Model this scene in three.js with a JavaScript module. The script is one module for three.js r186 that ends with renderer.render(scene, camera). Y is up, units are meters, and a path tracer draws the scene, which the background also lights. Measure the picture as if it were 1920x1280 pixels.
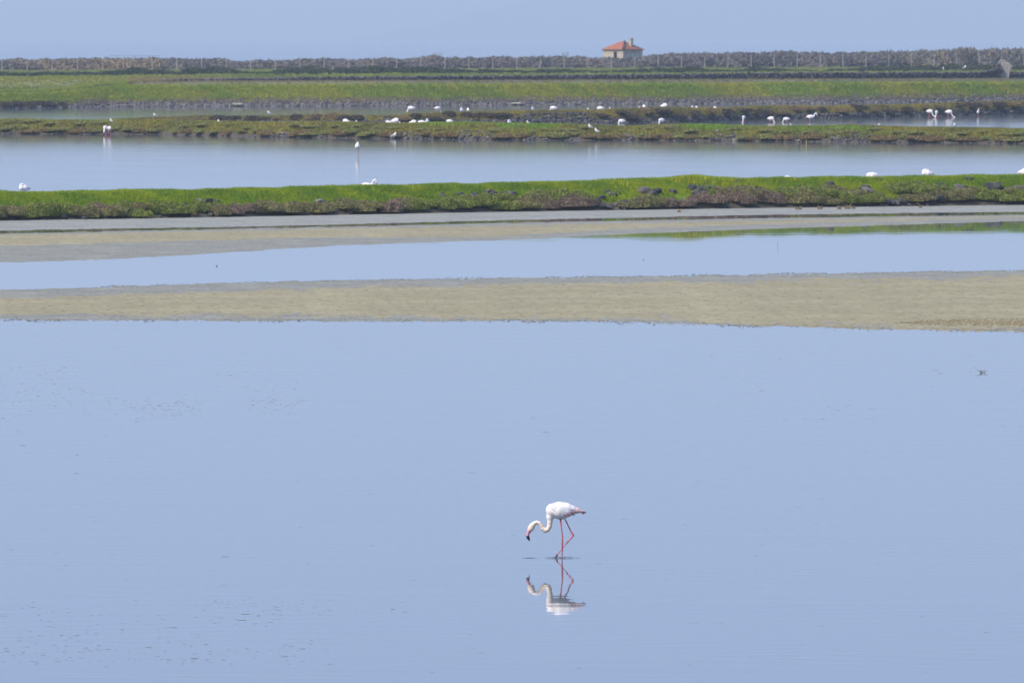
import * as THREE from 'three';
import { MarchingCubes } from 'three/addons/objects/MarchingCubes.js';
import { RoundedBoxGeometry } from 'three/addons/geometries/RoundedBoxGeometry.js';
import { mergeGeometries, mergeVertices } from 'three/addons/utils/BufferGeometryUtils.js';

// ------------------------------------------------------------------ camera, sky, sun, exposure
const scene = new THREE.Scene();
const EYE = 9.75, FOC = 16000, HORIZON = 70;             // metres; focal length and horizon row in pixels of a 1920 x 1280 frame
const PITCH = Math.atan((640 - HORIZON) / FOC);
const camera = new THREE.PerspectiveCamera(2 * Math.atan(640 / FOC) * 180 / Math.PI, 1.5, 1, 80000);
camera.position.set(0, EYE, 0);
camera.rotation.set(-PITCH, 0, 0);
camera.focus = 160; camera.userData.fStop = 11;           // a long lens focused on the near flamingo
const renderer = new THREE.WebGLRenderer({ antialias: true });
renderer.toneMapping = THREE.LinearToneMapping;
renderer.toneMappingExposure = 1.6;
renderer.shadowMap.enabled = true;

const SUN_AZ = 56 * Math.PI / 180, SUN_EL = 47 * Math.PI / 180;   // azimuth left of the way back to the camera
const sunDir = new THREE.Vector3(-Math.sin(SUN_AZ) * Math.cos(SUN_EL), Math.sin(SUN_EL), Math.cos(SUN_AZ) * Math.cos(SUN_EL));
const sun = new THREE.DirectionalLight(0xfff0dc, 3.0);
sun.position.copy(sunDir).multiplyScalar(400).add(new THREE.Vector3(0, 0, -500));
sun.target.position.set(0, 0, -500);
sun.castShadow = true;
sun.shadow.mapSize.set(4096, 4096);
Object.assign(sun.shadow.camera, { left: -300, right: 300, top: 300, bottom: -300, near: 1, far: 2500 });
sun.shadow.radius = 1;
scene.add(sun, sun.target);

{ // clear, slightly hazy spring sky: pale near the horizon, deeper blue overhead, a soft aureole round the sun
  const W = 1024, H = 512, data = new Float32Array(W * H * 4);
  const zen = [0.115, 0.235, 0.56], mid = [0.31, 0.45, 0.76], hor = [0.35, 0.412, 0.532];
  for (let r = 0; r < H; r++) {
    const el = Math.max(0, ((r + 0.5) / H - 0.5) * Math.PI), y = Math.sin(el);
    const a = Math.exp(-y / 0.085), b = Math.exp(-y / 0.42);
    for (let c = 0; c < W; c++) {
      const ro = ((c + 0.5) / W - 0.5) * 2 * Math.PI;
      const d = Math.cos(ro) * Math.cos(el) * sunDir.x + y * sunDir.y + Math.sin(ro) * Math.cos(el) * sunDir.z;
      const glow = 0.55 * Math.exp((d - 1) * 9) + 0.10 * Math.max(0, d);
      const o = (r * W + c) * 4;
      for (let k = 0; k < 3; k++) {
        const base = zen[k] + (mid[k] - zen[k]) * b;
        data[o + k] = (base + (hor[k] - base) * a) + glow * [1, 0.93, 0.8][k] * (1 - a);
      }
      data[o + 3] = 1;
    }
  }
  const sky = new THREE.DataTexture(data, W, H, THREE.RGBAFormat, THREE.FloatType);
  sky.mapping = THREE.EquirectangularReflectionMapping; sky.magFilter = sky.minFilter = THREE.LinearFilter; sky.needsUpdate = true;
  scene.background = sky; scene.environment = sky;
}
scene.fog = new THREE.FogExp2(new THREE.Color().setRGB(0.71, 0.865, 1.0), 0.0001);

// ------------------------------------------------------------------ helpers
let seedState = 7;
const seed = (n) => { seedState = (n * 2654435761) >>> 0; };
const rnd = () => { seedState = (seedState + 0x6D2B79F5) >>> 0; let t = seedState; t = Math.imul(t ^ (t >>> 15), t | 1); t ^= t + Math.imul(t ^ (t >>> 7), t | 61); return ((t ^ (t >>> 14)) >>> 0) / 4294967296; };
const rr = (a, b) => a + (b - a) * rnd();
const hash = (x, y, z) => { let h = Math.imul(x | 0, 374761393) + Math.imul(y | 0, 668265263) + Math.imul(z | 0, 2147483647 - 1274126177); h = Math.imul(h ^ (h >>> 13), 1274126177); return ((h ^ (h >>> 16)) >>> 0) / 4294967296; };
const sm = (t) => t * t * (3 - 2 * t);
function noise(x, y, z = 0, wrap = 0) {
  const ix = Math.floor(x), iy = Math.floor(y), iz = Math.floor(z), u = sm(x - ix), v = sm(y - iy), w = sm(z - iz);
  const m = (a) => wrap ? ((a % wrap) + wrap) % wrap : a, h = (a, b, c) => hash(m(ix + a), m(iy + b), iz + c);
  const L = (a, b, t) => a + (b - a) * t;
  const p = (c) => L(L(h(0, 0, c), h(1, 0, c), u), L(h(0, 1, c), h(1, 1, c), u), v);
  return (w ? L(p(0), p(1), w) : p(0)) * 2 - 1;
}
const fbm = (x, y, z = 0, n = 4, wrap = 0) => { let s = 0, a = 0.5, f = 1; for (let i = 0; i < n; i++) { s += a * noise(x * f, y * f, z + i * 7, wrap * f); a *= 0.5; f *= 2; } return s; };
const clamp = (x, a = 0, b = 1) => Math.min(b, Math.max(a, x));
const lerp = (a, b, t) => a + (b - a) * t;
const step = (a, b, x) => sm(clamp((x - a) / (b - a)));
// piecewise-linear line through [x, y] pairs, carried on beyond its ends
const line = (pts) => (x) => { let i = 0; while (i < pts.length - 2 && x > pts[i + 1][0]) i++; const [x0, y0] = pts[i], [x1, y1] = pts[i + 1]; return y0 + (y1 - y0) * (x - x0) / (x1 - x0); };
const held = (pts) => { const f = line(pts), a = pts[0], b = pts[pts.length - 1]; return (x) => x < a[0] ? a[1] : x > b[0] ? b[1] : f(x); };
// surveying: the ray through a frame point, its meeting with a level, and its point at a distance
const cosP = Math.cos(PITCH), sinP = Math.sin(PITCH);
const ray = (px, py) => { const v = 640 - py; return [px - 960, -sinP * FOC + cosP * v, -cosP * FOC - sinP * v]; };
const onLevel = (px, py, Y = 0) => { const d = ray(px, py), t = (Y - EYE) / d[1]; return new THREE.Vector3(d[0] * t, Y, d[2] * t); };
const atDist = (px, py, D) => { const d = ray(px, py), t = -D / d[2]; return new THREE.Vector3(d[0] * t, EYE + d[1] * t, -D); };
const V = (x, y, z) => new THREE.Vector3(x, y, z);

const used = new Map();
function numbered(name) { const n = used.get(name) ?? 0; used.set(name, n + 1); return n ? `${name}_${String(n).padStart(3, '0')}` : name; }
function tag(o, label, category, group, kind) {
  if (label) o.userData.label = label;
  if (category) o.userData.category = category;
  if (group) o.userData.group = group;
  if (kind) o.userData.kind = kind;
  return o;
}
const shadows = (m) => { m.castShadow = m.receiveShadow = true; return m; };
function part(name, geo, mat, parent) { const m = shadows(new THREE.Mesh(geo, mat)); m.name = parent === scene ? numbered(name) : name; parent.add(m); return m; }
function thing(name, label, category, pos, turn = 0, group) { const g = new THREE.Group(); g.name = numbered(name); g.position.copy(pos); g.rotation.y = turn; scene.add(g); return tag(g, label, category, group); }
function struct(name, geo, mat) { return tag(part(name, geo, mat, scene), null, null, null, 'structure'); }
const childCount = new Map();
function child(name, geo, mat, parent) { const k = parent.uuid + name, n = childCount.get(k) ?? 0; childCount.set(k, n + 1); const m = shadows(new THREE.Mesh(geo, mat)); m.name = n ? `${name}_${String(n).padStart(3, '0')}` : name; parent.add(m); return m; }
const dull = (r) => r >= 0.85 ? 0.2 : 1;                   // porous, matt stuff has hardly any gloss
const std = (c, roughness = 0.9, more = {}) => new THREE.MeshPhysicalMaterial({ color: new THREE.Color().setRGB(...c), roughness, specularIntensity: dull(roughness), ...more });
const tinted = (roughness = 0.9, more = {}) => new THREE.MeshPhysicalMaterial({ color: 0xffffff, vertexColors: true, roughness, specularIntensity: dull(roughness), ...more });
function mesh3(pos, idx, uv, col) {
  const g = new THREE.BufferGeometry();
  g.setAttribute('position', new THREE.Float32BufferAttribute(pos, 3));
  if (uv) g.setAttribute('uv', new THREE.Float32BufferAttribute(uv, 2));
  if (col) g.setAttribute('color', new THREE.Float32BufferAttribute(col, 3));
  if (idx) g.setIndex(idx);
  g.computeVertexNormals();
  return g;
}
// a sheet of nu x nv points; f(u, v) gives [x, y, z, r?, g?, b?]
function sheet(nu, nv, f, uvScale = 1) {
  const pos = [], uv = [], col = [], idx = [];
  for (let j = 0; j < nv; j++) for (let i = 0; i < nu; i++) {
    const p = f(i / (nu - 1), j / (nv - 1));
    pos.push(p[0], p[1], p[2]); uv.push(p[0] * uvScale, -p[2] * uvScale);
    if (p.length > 3) col.push(p[3], p[4], p[5]);
  }
  for (let j = 0; j < nv - 1; j++) for (let i = 0; i < nu - 1; i++) { const a = j * nu + i, b = a + 1, c = a + nu, d = c + 1; idx.push(a, b, d, a, d, c); }
  return mesh3(pos, idx, uv, col.length ? col : null);
}
function grey(n, f, srgb = false) {
  const d = new Uint8Array(n * n * 4);
  for (let y = 0; y < n; y++) for (let x = 0; x < n; x++) { const c = f(x / n, y / n), o = (y * n + x) * 4; d[o] = clamp(c[0]) * 255; d[o + 1] = clamp(c[1]) * 255; d[o + 2] = clamp(c[2]) * 255; d[o + 3] = 255; }
  const t = new THREE.DataTexture(d, n, n, THREE.RGBAFormat); t.wrapS = t.wrapT = THREE.RepeatWrapping; t.magFilter = t.minFilter = THREE.LinearFilter; if (srgb) t.colorSpace = THREE.SRGBColorSpace; t.needsUpdate = true; return t;
}
const X0 = -620, X1 = 2540;                               // how far the banks are carried on beyond the frame, in its pixels

// ------------------------------------------------------------------ the shore lines, as surveyed
const L = {
  mudA_near: line([[0, 598], [960, 601], [1200, 603], [1400, 609], [1920, 620]]),
  mudA_far: line([[0, 545], [480, 530], [960, 522], [1440, 515], [1920, 508]]),
  mudB_near: line([[0, 491], [200, 485], [480, 469], [640, 459], [800, 454], [960, 449], [1200, 437], [1440, 428.5], [1920, 414]]),
  mudB_far: line([[0, 438], [480, 429], [960, 418.5], [1440, 409.5], [1920, 402.5]]),
  mudC_near: line([[0, 431.5], [480, 423.5], [960, 412], [1440, 402], [1920, 396.5]]),
  foot1: line([[0, 414], [480, 406], [960, 397], [1440, 390], [1920, 384.5]]),
  crest1: line([[0, 365], [90, 366], [200, 364], [480, 359], [700, 354], [960, 349], [1150, 344], [1255, 340], [1280, 336], [1310, 335], [1345, 338.5], [1390, 341], [1640, 338], [1920, 334]]),
  foot2: line([[0, 251], [300, 252], [500, 257], [760, 260], [960, 262.5], [1200, 263], [1440, 265], [1920, 269]]),
  crest2: line([[0, 228], [30, 226], [100, 229], [200, 229], [300, 228], [420, 231], [500, 233], [600, 232], [760, 235], [860, 233], [960, 235], [1080, 237], [1170, 241], [1240, 238], [1330, 237], [1420, 241], [1500, 240], [1600, 239], [1700, 242], [1800, 243], [1920, 246]]),
  foot3: line([[200, 228], [280, 228], [620, 232], [960, 232], [1150, 230.5], [1300, 228.5], [1440, 223], [1600, 221], [1750, 217.5], [1920, 213.5]]),
  crest3: line([[150, 229], [280, 223], [380, 220], [520, 220], [600, 218], [640, 216], [680, 219], [740, 219], [770, 216], [850, 214], [900, 212], [960, 212], [1020, 210], [1100, 209], [1200, 206], [1240, 204], [1300, 205], [1370, 205], [1410, 202], [1460, 200.5], [1545, 201], [1640, 199], [1720, 198], [1800, 195], [1920, 191]]),
  foot4: line([[0, 203.5], [200, 200.5], [480, 199.5], [760, 199], [960, 197.5], [1200, 196], [1400, 194.5], [1550, 194], [1920, 190]]),
  stone4: line([[0, 190], [100, 187], [200, 188], [480, 186], [760, 183], [960, 183], [1300, 182], [1480, 184], [1700, 184], [1920, 181]]),
  crest4: line([[-600, 172], [0, 169], [70, 169], [120, 167], [180, 158], [240, 154], [480, 152.5], [960, 151], [1440, 149], [1920, 147.5]]),
};

// ------------------------------------------------------------------ water
function rippleMap(n, tile, waves, K, s) {                 // float normal map: K times the slope, so that small slopes survive
  seed(s);
  const hx = new Float32Array(n * n), hy = new Float32Array(n * n), T = 2 * Math.PI;
  for (const [count, lmin, lmax, slope, spread] of waves) for (let w = 0; w < count; w++) {
    const len = Math.exp(rr(Math.log(lmin), Math.log(lmax))), ang = Math.PI / 2 + rr(-1, 1) * spread;
    const kx = Math.round(tile / len * Math.cos(ang)), ky = Math.max(1, Math.round(tile / len * Math.sin(ang))), ph = rr(0, T), kk = Math.hypot(kx, ky), a = slope * Math.sqrt(2 / count);
    for (let y = 0; y < n; y++) for (let x = 0; x < n; x++) { const c = Math.cos(T * (kx * x + ky * y) / n + ph) * a; hx[y * n + x] += c * kx / kk; hy[y * n + x] += c * ky / kk; }
  }
  const d = new Float32Array(n * n * 4);
  for (let y = 0; y < n; y++) for (let x = 0; x < n; x++) {
    const i = y * n + x, m = 0.2 + 1.6 * clamp(0.5 + 1.2 * fbm(x / n * 4, y / n * 4, 3, 3, 4));
    d[i * 4] = 0.5 - 0.5 * K * hx[i] * m; d[i * 4 + 1] = 0.5 - 0.5 * K * hy[i] * m; d[i * 4 + 2] = 1; d[i * 4 + 3] = 1;
  }
  const t = new THREE.DataTexture(d, n, n, THREE.RGBAFormat, THREE.FloatType); t.wrapS = t.wrapT = THREE.RepeatWrapping; t.magFilter = t.minFilter = THREE.LinearFilter; t.needsUpdate = true; return t;
}
const water = (map, K, tile, roughness, color) => { map.repeat.set(1 / tile[0], 1 / tile[1]); return new THREE.MeshPhysicalMaterial({ color: new THREE.Color().setRGB(...color), roughness, ior: 1.333, normalMap: map, normalScale: new THREE.Vector2(1 / K, 1 / K) }); };
const nearWater = water(rippleMap(512, 20, [[14, 0.35, 1.2, 0.0018, 0.6], [8, 1.5, 6, 0.0008, 0.4]], 40, 11), 40, [20, 20], 0.022, [0.075, 0.085, 0.085]);
const calmWater = water(rippleMap(256, 30, [[12, 0.8, 5, 0.0006, 0.6]], 40, 14), 40, [30, 30], 0.02, [0.12, 0.135, 0.14]);
const farWater = water(rippleMap(256, 40, [[12, 1, 6, 0.0028, 0.6]], 40, 12), 40, [40, 60], 0.06, [0.11, 0.125, 0.13]);
const between = (near, far, nu, nv) => sheet(nu, nv, (u, v) => { const px = lerp(X0 * 1.6, X1 * 1.3, u), a = near(px), b = far(px); const p = a.clone().lerp(b, v); return [p.x, 0, p.z]; });
const mid1 = (px) => { const p = onLevel(px, L.foot1(px)); return V(p.x * 1.012, 0, p.z - 5.5); }, mid2 = (px) => { const p = onLevel(px, L.foot2(px)); return V(p.x, 0, p.z - 5); };
const mid3 = (px) => { const p = onLevel(px, L.foot3(Math.max(px, 150))); return V((px - 960) * -p.z / FOC, 0, p.z - 4.5); }, mid4 = (px) => { const p = onLevel(px, L.foot4(px)); return V(p.x, 0, p.z - 4); };
const midA = (px) => onLevel(px, (L.mudA_near(px) + L.mudA_far(px)) / 2);
struct('pond_water', between((px) => V((px - 960) * 0.03, 0, 5), midA, 40, 60), nearWater);
struct('pond_water', between(midA, mid1, 60, 20), calmWater);
struct('pond_water', between(mid1, mid2, 60, 10), farWater);
struct('pond_water', between(mid2, mid3, 60, 10), farWater);
struct('pond_water', between(mid3, mid4, 60, 10), farWater);
struct('ground', sheet(2, 2, (u, v) => [lerp(-9000, 9000, u), -0.35, lerp(600, -2140, v)], 0.1), std([0.16, 0.14, 0.10], 0.95));
{
  const seaMap = rippleMap(128, 60, [[10, 4, 20, 0.02, 1.0]], 20, 13);
  struct('sea', sheet(2, 2, (u, v) => [lerp(-30000, 30000, u), 0, lerp(-2130, -42000, v)]), water(seaMap, 20, [60, 60], 0.12, [0.04, 0.07, 0.10]));
}

// ------------------------------------------------------------------ mud flats
const mudGrain = (dark, light, s, extra) => grey(512, (x, y) => {
  const a = fbm(x * 6, y * 6, s, 4, 6), b = fbm(x * 40, y * 40, s + 3, 3, 40), c = noise(x * 200, y * 200, s + 5, 200), k = clamp(0.5 + a * 0.4 + b * 0.4 + c * 0.2);
  const o = [0, 1, 2].map((i) => lerp(dark[i], light[i], k));
  if (extra && fbm(x * 90, y * 60, s + 9, 2, 0) > 0.36) return o.map((q) => q * 0.45);
  return o;
});
const metres = (t, sx, sy) => { t.repeat.set(1 / sx, 1 / sy); return t; };
const dryMud = new THREE.MeshPhysicalMaterial({ specularIntensity: 0.35, map: metres(mudGrain([0.21, 0.187, 0.108], [0.335, 0.30, 0.18], 21, true), 14, 16), roughness: 0.95, bumpMap: null });
const wetMud = new THREE.MeshPhysicalMaterial({ map: metres(mudGrain([0.15, 0.148, 0.115], [0.28, 0.27, 0.205], 25, true), 8, 14), roughness: 0.7, ior: 1.34 });
// a low bank of mud between two shore lines; its edges run under the water, so the shore is where the two meet
function mud(name, near, far, rise, base, rough, mat, nu, nv, seedN, spread = 0.25, tilt = 0) {
  return struct(name, sheet(nu, nv, (u, v) => {
    const px = lerp(X0, X1, u), a = onLevel(px, near(px)), b = onLevel(px, far(px)), w = (v * (1 + 2 * spread)) - spread, p = a.clone().lerp(b, w);
    const edge = 1 - Math.pow(Math.abs(w - 0.5) * 2, 2);
    const n = fbm(p.x * 0.09, p.z * 0.035, seedN, 3) * 0.35 + fbm(p.x * 1.1, p.z * 0.4, seedN + 4, 3) * 0.35 + 0.25 * noise(p.x * 5, p.z * 1.7, seedN);
    return [p.x, base + rise * edge + rough * n + tilt * (w - 0.5), p.z];
  }), mat);
}
mud('wet_mud', L.mudA_near, L.mudA_far, 0.022, 0.002, 0.010, wetMud, 420, 90, 1);
mud('mud_flat', (x) => L.mudA_near(x) - 7, (x) => L.mudA_far(x) + 9, 0.030, 0.007, 0.018, dryMud, 420, 80, 2);
mud('wet_mud', L.mudB_near, L.mudB_far, 0.020, 0.002, 0.008, wetMud, 420, 80, 5, 0.12);
mud('mud_flat', (x) => L.mudB_near(x) - lerp(24, 6, step(100, 900, x)), (x) => L.mudB_far(x) + 3.2, 0.024, 0.008, 0.014, dryMud, 420, 60, 6, 0.12);
mud('wet_mud', L.mudC_near, (x) => L.foot1(x) - 3, 0.02, 0.003, 0.008, new THREE.MeshPhysicalMaterial({ map: metres(mudGrain([0.17, 0.17, 0.14], [0.32, 0.315, 0.26], 27, true), 8, 12), roughness: 0.72, ior: 1.33 }), 420, 50, 8, 0.10);

// ------------------------------------------------------------------ banks
// a bank running across the view: foot and crest lines, its depth to the crest, the width of its top; at(px, s) is its surface s metres behind the foot
function bank(name, foot, crest, toCrest, top, colour, nu, profile = (t) => Math.pow(t, 0.8), x0 = X0, x1 = X1, rough = 0.05) {
  const at = (px, s) => {
    const f = onLevel(px, foot(px)), D = -f.z + s, H = Math.max(0.02, atDist(px, crest(px), -f.z + toCrest).y);
    let y;
    if (s < 0) y = s * 0.35; else if (s < toCrest) y = H * profile(s / toCrest); else if (s < toCrest + top) y = H; else y = H - (s - toCrest - top) * 0.45;
    const x = (px - 960) * D / FOC;
    y += (fbm(x * 0.7, D * 0.7, 31, 3)) * rough * clamp(s * 2, 0, 1);
    return V(x, Math.max(y, -0.3), -D);
  };
  const nv = 34, total = toCrest + top + 5;
  const g = sheet(nu, nv, (u, v) => { const px = lerp(x0, x1, u), s = -0.8 + v * (total + 0.8), p = at(px, s); return [p.x, p.y, p.z, ...colour(p, s, px)]; });
  return { mesh: struct(name, g, tinted(0.95)), at, toCrest, top };
}
const mixc = (a, b, t) => a.map((x, i) => lerp(x, b[i], t));
const GREEN = [0.13, 0.205, 0.02], OLIVE = [0.155, 0.16, 0.05], SOIL = [0.075, 0.066, 0.052], STRAW = [0.26, 0.22, 0.12], RUST = [0.15, 0.095, 0.055];
const dike1 = bank('grassy_dike', L.foot1, L.crest1, 4.6, 3.2, (p, s) => mixc(SOIL, GREEN, step(0.7, 1.7, s + noise(p.x, p.z) * 0.6)), 520);
const dike2 = bank('grassy_dike', L.foot2, L.crest2, 3.6, 3.0, (p, s) => mixc(SOIL, OLIVE, step(0.6, 1.6, s + noise(p.x, p.z) * 0.6)), 420);
const dike3 = bank('shrubby_dike', L.foot3, L.crest3, 3.2, 2.4, (p, s) => mixc(SOIL, [0.11, 0.10, 0.055], step(0.8, 2, s)), 360, undefined, 170, X1);
const dike4 = bank('grass_embankment', L.foot4, L.crest4, 8.5, 6, (p, s, px) => { const k = fbm(p.x * 0.22, p.z * 0.3, 5, 4); const g = mixc([0.21, 0.265, 0.035], [0.28, 0.295, 0.055], clamp(0.45 + k * 1.2)); return mixc(mixc([0.15, 0.13, 0.10], g, step(1.6, 3.4, s + k)), [0.13, 0.12, 0.075], step(7.4, 8, s)); }, 420, (t) => t * (0.55 + 0.45 * t));

// ------------------------------------------------------------------ the plateau behind, the far mountain
const plateauY = (px) => atDist(px, L.crest4(px), -onLevel(px, L.foot4(px)).z + 8.5).y;
const PLAT = 3.5;
const fieldY = (px, D) => { const D0 = -onLevel(px, L.foot4(px)).z + 10, x = (px - 960) * D / FOC; return lerp(plateauY(px), PLAT, step(0, 60, D - D0)) - step(2090, 2125, D) * 3.9 + fbm(x * 0.15, D * 0.05, 9, 3) * 0.25 - 0.05; };
struct('field', sheet(240, 90, (u, v) => {
  const px = lerp(X0, X1, u), D0 = -onLevel(px, L.foot4(px)).z + 10, D = lerp(D0, 2125, Math.pow(v, 1.3)), x = (px - 960) * D / FOC;
  const y = fieldY(px, D);
  const n = fbm(x * 0.08, D * 0.02, 4, 4);
  const c = mixc(mixc([0.13, 0.17, 0.05], [0.19, 0.185, 0.10], clamp(0.5 + n * 1.6)), [0.12, 0.11, 0.08], step(1600, 1800, D));
  return [x, y, -D, ...c];
}), tinted(0.95));
{
  const D = 38000, top = line([[-3000, 92], [300, 92], [520, 86], [640, 78], [700, 67], [760, 54], [830, 40], [870, 27], [960, 8], [1060, -10], [1200, -28], [1400, -44], [1600, -50], [1920, -38], [2500, 10], [3600, 70]]);
  struct('mountain', sheet(300, 16, (u, v) => { const px = lerp(-1500, 3500, u), p = atDist(px, top(px) + noise(px * 0.02, 2) * 3 + noise(px * 0.07, 4) * 1.2, D); const w = Math.sin(v * Math.PI); return [p.x, Math.max(-1, p.y * Math.pow(w, 0.8) + (w > 0.05 && w < 0.98 ? noise(px * 0.05, v * 9) * 4 : 0)), -D + 2500 - v * 5000]; }), std([0.075, 0.085, 0.055], 1));
}

// ------------------------------------------------------------------ vegetation
function blades(n, h, w, spread, lean, s, c0, c1) {         // one tuft of grass
  seed(s); const pos = [], col = [];
  for (let i = 0; i < n; i++) {
    const a = rr(0, 6.283), r = spread * Math.sqrt(rnd()), x = Math.cos(a) * r, z = Math.sin(a) * r, hh = h * rr(0.55, 1.1), d = rr(0, 6.283), ww = w * rr(0.7, 1.2), t = rr(0, 6.283), l = lean * hh * rr(0.3, 1);
    const dx = Math.cos(d) * ww / 2, dz = Math.sin(d) * ww / 2, mx = x + Math.cos(t) * l * 0.35, mz = z + Math.sin(t) * l * 0.35, tx = x + Math.cos(t) * l, tz = z + Math.sin(t) * l;
    pos.push(x - dx, -0.02, z - dz, x + dx, -0.02, z + dz, mx + dx * 0.7, hh * 0.6, mz + dz * 0.7, x - dx, -0.02, z - dz, mx + dx * 0.7, hh * 0.6, mz + dz * 0.7, mx - dx * 0.7, hh * 0.6, mz - dz * 0.7, mx - dx * 0.7, hh * 0.6, mz - dz * 0.7, mx + dx * 0.7, hh * 0.6, mz + dz * 0.7, tx, hh, tz);
    const c = mixc(c0, c1, rnd()); for (let k = 0; k < 9; k++) col.push(...c);
  }
  return mesh3(pos, null, null, col);
}
const leafMat = tinted(0.95, { transmission: 0.3, thickness: 0, side: THREE.DoubleSide });
const grassMat = new THREE.MeshPhysicalMaterial({ color: 0xffffff, vertexColors: true, roughness: 0.95, transmission: 0.4, thickness: 0, specularIntensity: 0.2, side: THREE.DoubleSide });
function scatter(name, geo, mat, n, place, s, label, parent = scene) {
  seed(s); const m = new THREE.InstancedMesh(geo, mat, n), o = new THREE.Object3D(), c = new THREE.Color(); let k = 0;
  for (let i = 0; i < n * 4 && k < n; i++) {
    const p = place(); if (!p) continue;
    o.position.copy(p.at); o.rotation.set(p.tilt ?? 0, p.turn ?? rr(0, 6.283), p.roll ?? 0); const sc = p.size ?? 1; o.scale.set(sc * (p.wide ?? 1), sc * (p.tall ?? 1), sc * (p.deep ?? p.wide ?? 1)); o.updateMatrix();
    m.setMatrixAt(k, o.matrix); c.setRGB(...(p.tint ?? [1, 1, 1])); m.setColorAt(k, c); k++;
  }
  m.count = k; m.name = parent === scene ? numbered(name) : name; shadows(m); parent.add(m);
  return tag(m, label, null, null, 'stuff');
}
const TINTW = 1;
const grassNear = blades(11, 0.17, 0.035, 0.17, 0.6, 101, [0.187, 0.292, 0.0132], [0.319, 0.418, 0.033]);
const tintN = (x, z, f, amt, cool = [0.75, 0.85, 0.9], warm = [1.3, 1.12, 0.8]) => { const k = clamp(0.5 + fbm(x * f, z * f, 77, 3) * amt); return mixc(cool, warm, k); };
scatter('grass', grassNear, grassMat, 42000, () => {
  const px = rr(X0 / 2, 2240), s = 0.9 + (dike1.toCrest + 2.2) * Math.pow(rnd(), 0.75); if (s < 1.5 + noise(px * 0.02, 4) * 0.9 && rnd() < 0.7) return null;
  const p = dike1.at(px, s); return { at: p, size: rr(0.7, 1.35) * (1 + 0.35 * noise(p.x * 0.9, p.z * 0.9, 5)), tint: tintN(p.x, p.z * 1.2, 0.55, 1.5) };
}, 102, 'bright green grass covering the top and upper slope of the nearest dike');
const grassMid = blades(9, 0.26, 0.09, 0.3, 0.7, 103, [0.195, 0.24, 0.039], [0.305, 0.319, 0.078]);
scatter('grass', grassMid, grassMat, 26000, () => {
  const px = rr(X0 / 3, 2200), s = 0.6 + (dike2.toCrest + 2) * Math.pow(rnd(), 0.8), p = dike2.at(px, s), lush = step(-0.05, 0.25, fbm(px * 0.006, s * 0.15, 61, 3));
  return { at: p, size: rr(0.6, 1.2), tint: mixc(tintN(p.x, p.z, 0.25, 1.5, [0.85, 0.75, 0.9], [1.25, 1.0, 0.9]), [0.9, 1.25, 0.5], lush * step(1.5, 3, s)) };
}, 104, 'olive green grass along the middle dike');
scatter('grass', grassMid, grassMat, 9000, () => {
  const px = rr(190, 2200), s = 1.2 + (dike3.toCrest + 1.4) * rnd(), p = dike3.at(px, s); return { at: p, size: rr(0.6, 1.1), tint: tintN(p.x, p.z, 0.2, 1.6, [0.8, 0.62, 0.75], [1.3, 0.95, 0.8]) };
}, 105, 'dry brownish grass on the shrubby dike farther back');
const grassFar = blades(9, 0.42, 0.17, 0.55, 0.8, 106, [0.242, 0.314, 0.033], [0.352, 0.385, 0.0605]);
scatter('grass', grassFar, grassMat, 34000, () => {
  const px = rr(X0 / 3, 2200), s = rnd() < 0.1 && px > 240 ? rr(7.6, 14) : rr(2.2, px < 250 ? 9.5 : 7.8), p = dike4.at(px, s); if (s < 3.4 + noise(px * 0.03, 9) * 0.8 && rnd() < 0.8) return null;
  return { at: p, size: rr(0.5, 1.05) * (s > 7.2 ? 0.5 : 1), tint: s > 7.9 && px > 240 ? [0.75, 0.58, 1.5] : mixc(tintN(p.x + s * 0.8, p.z * 0.6, 0.16, 1.5, [0.88, 1.0, 0.75], [1.28, 1.12, 0.85]), [1.6, 1.05, 1.3], 0.35 * step(0.3, 0.55, fbm(p.x * 0.35 + s * 0.3, s * 0.4, 83, 3))) };
}, 107, 'green grass on the long embankment slope behind the flamingo ponds');

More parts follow.
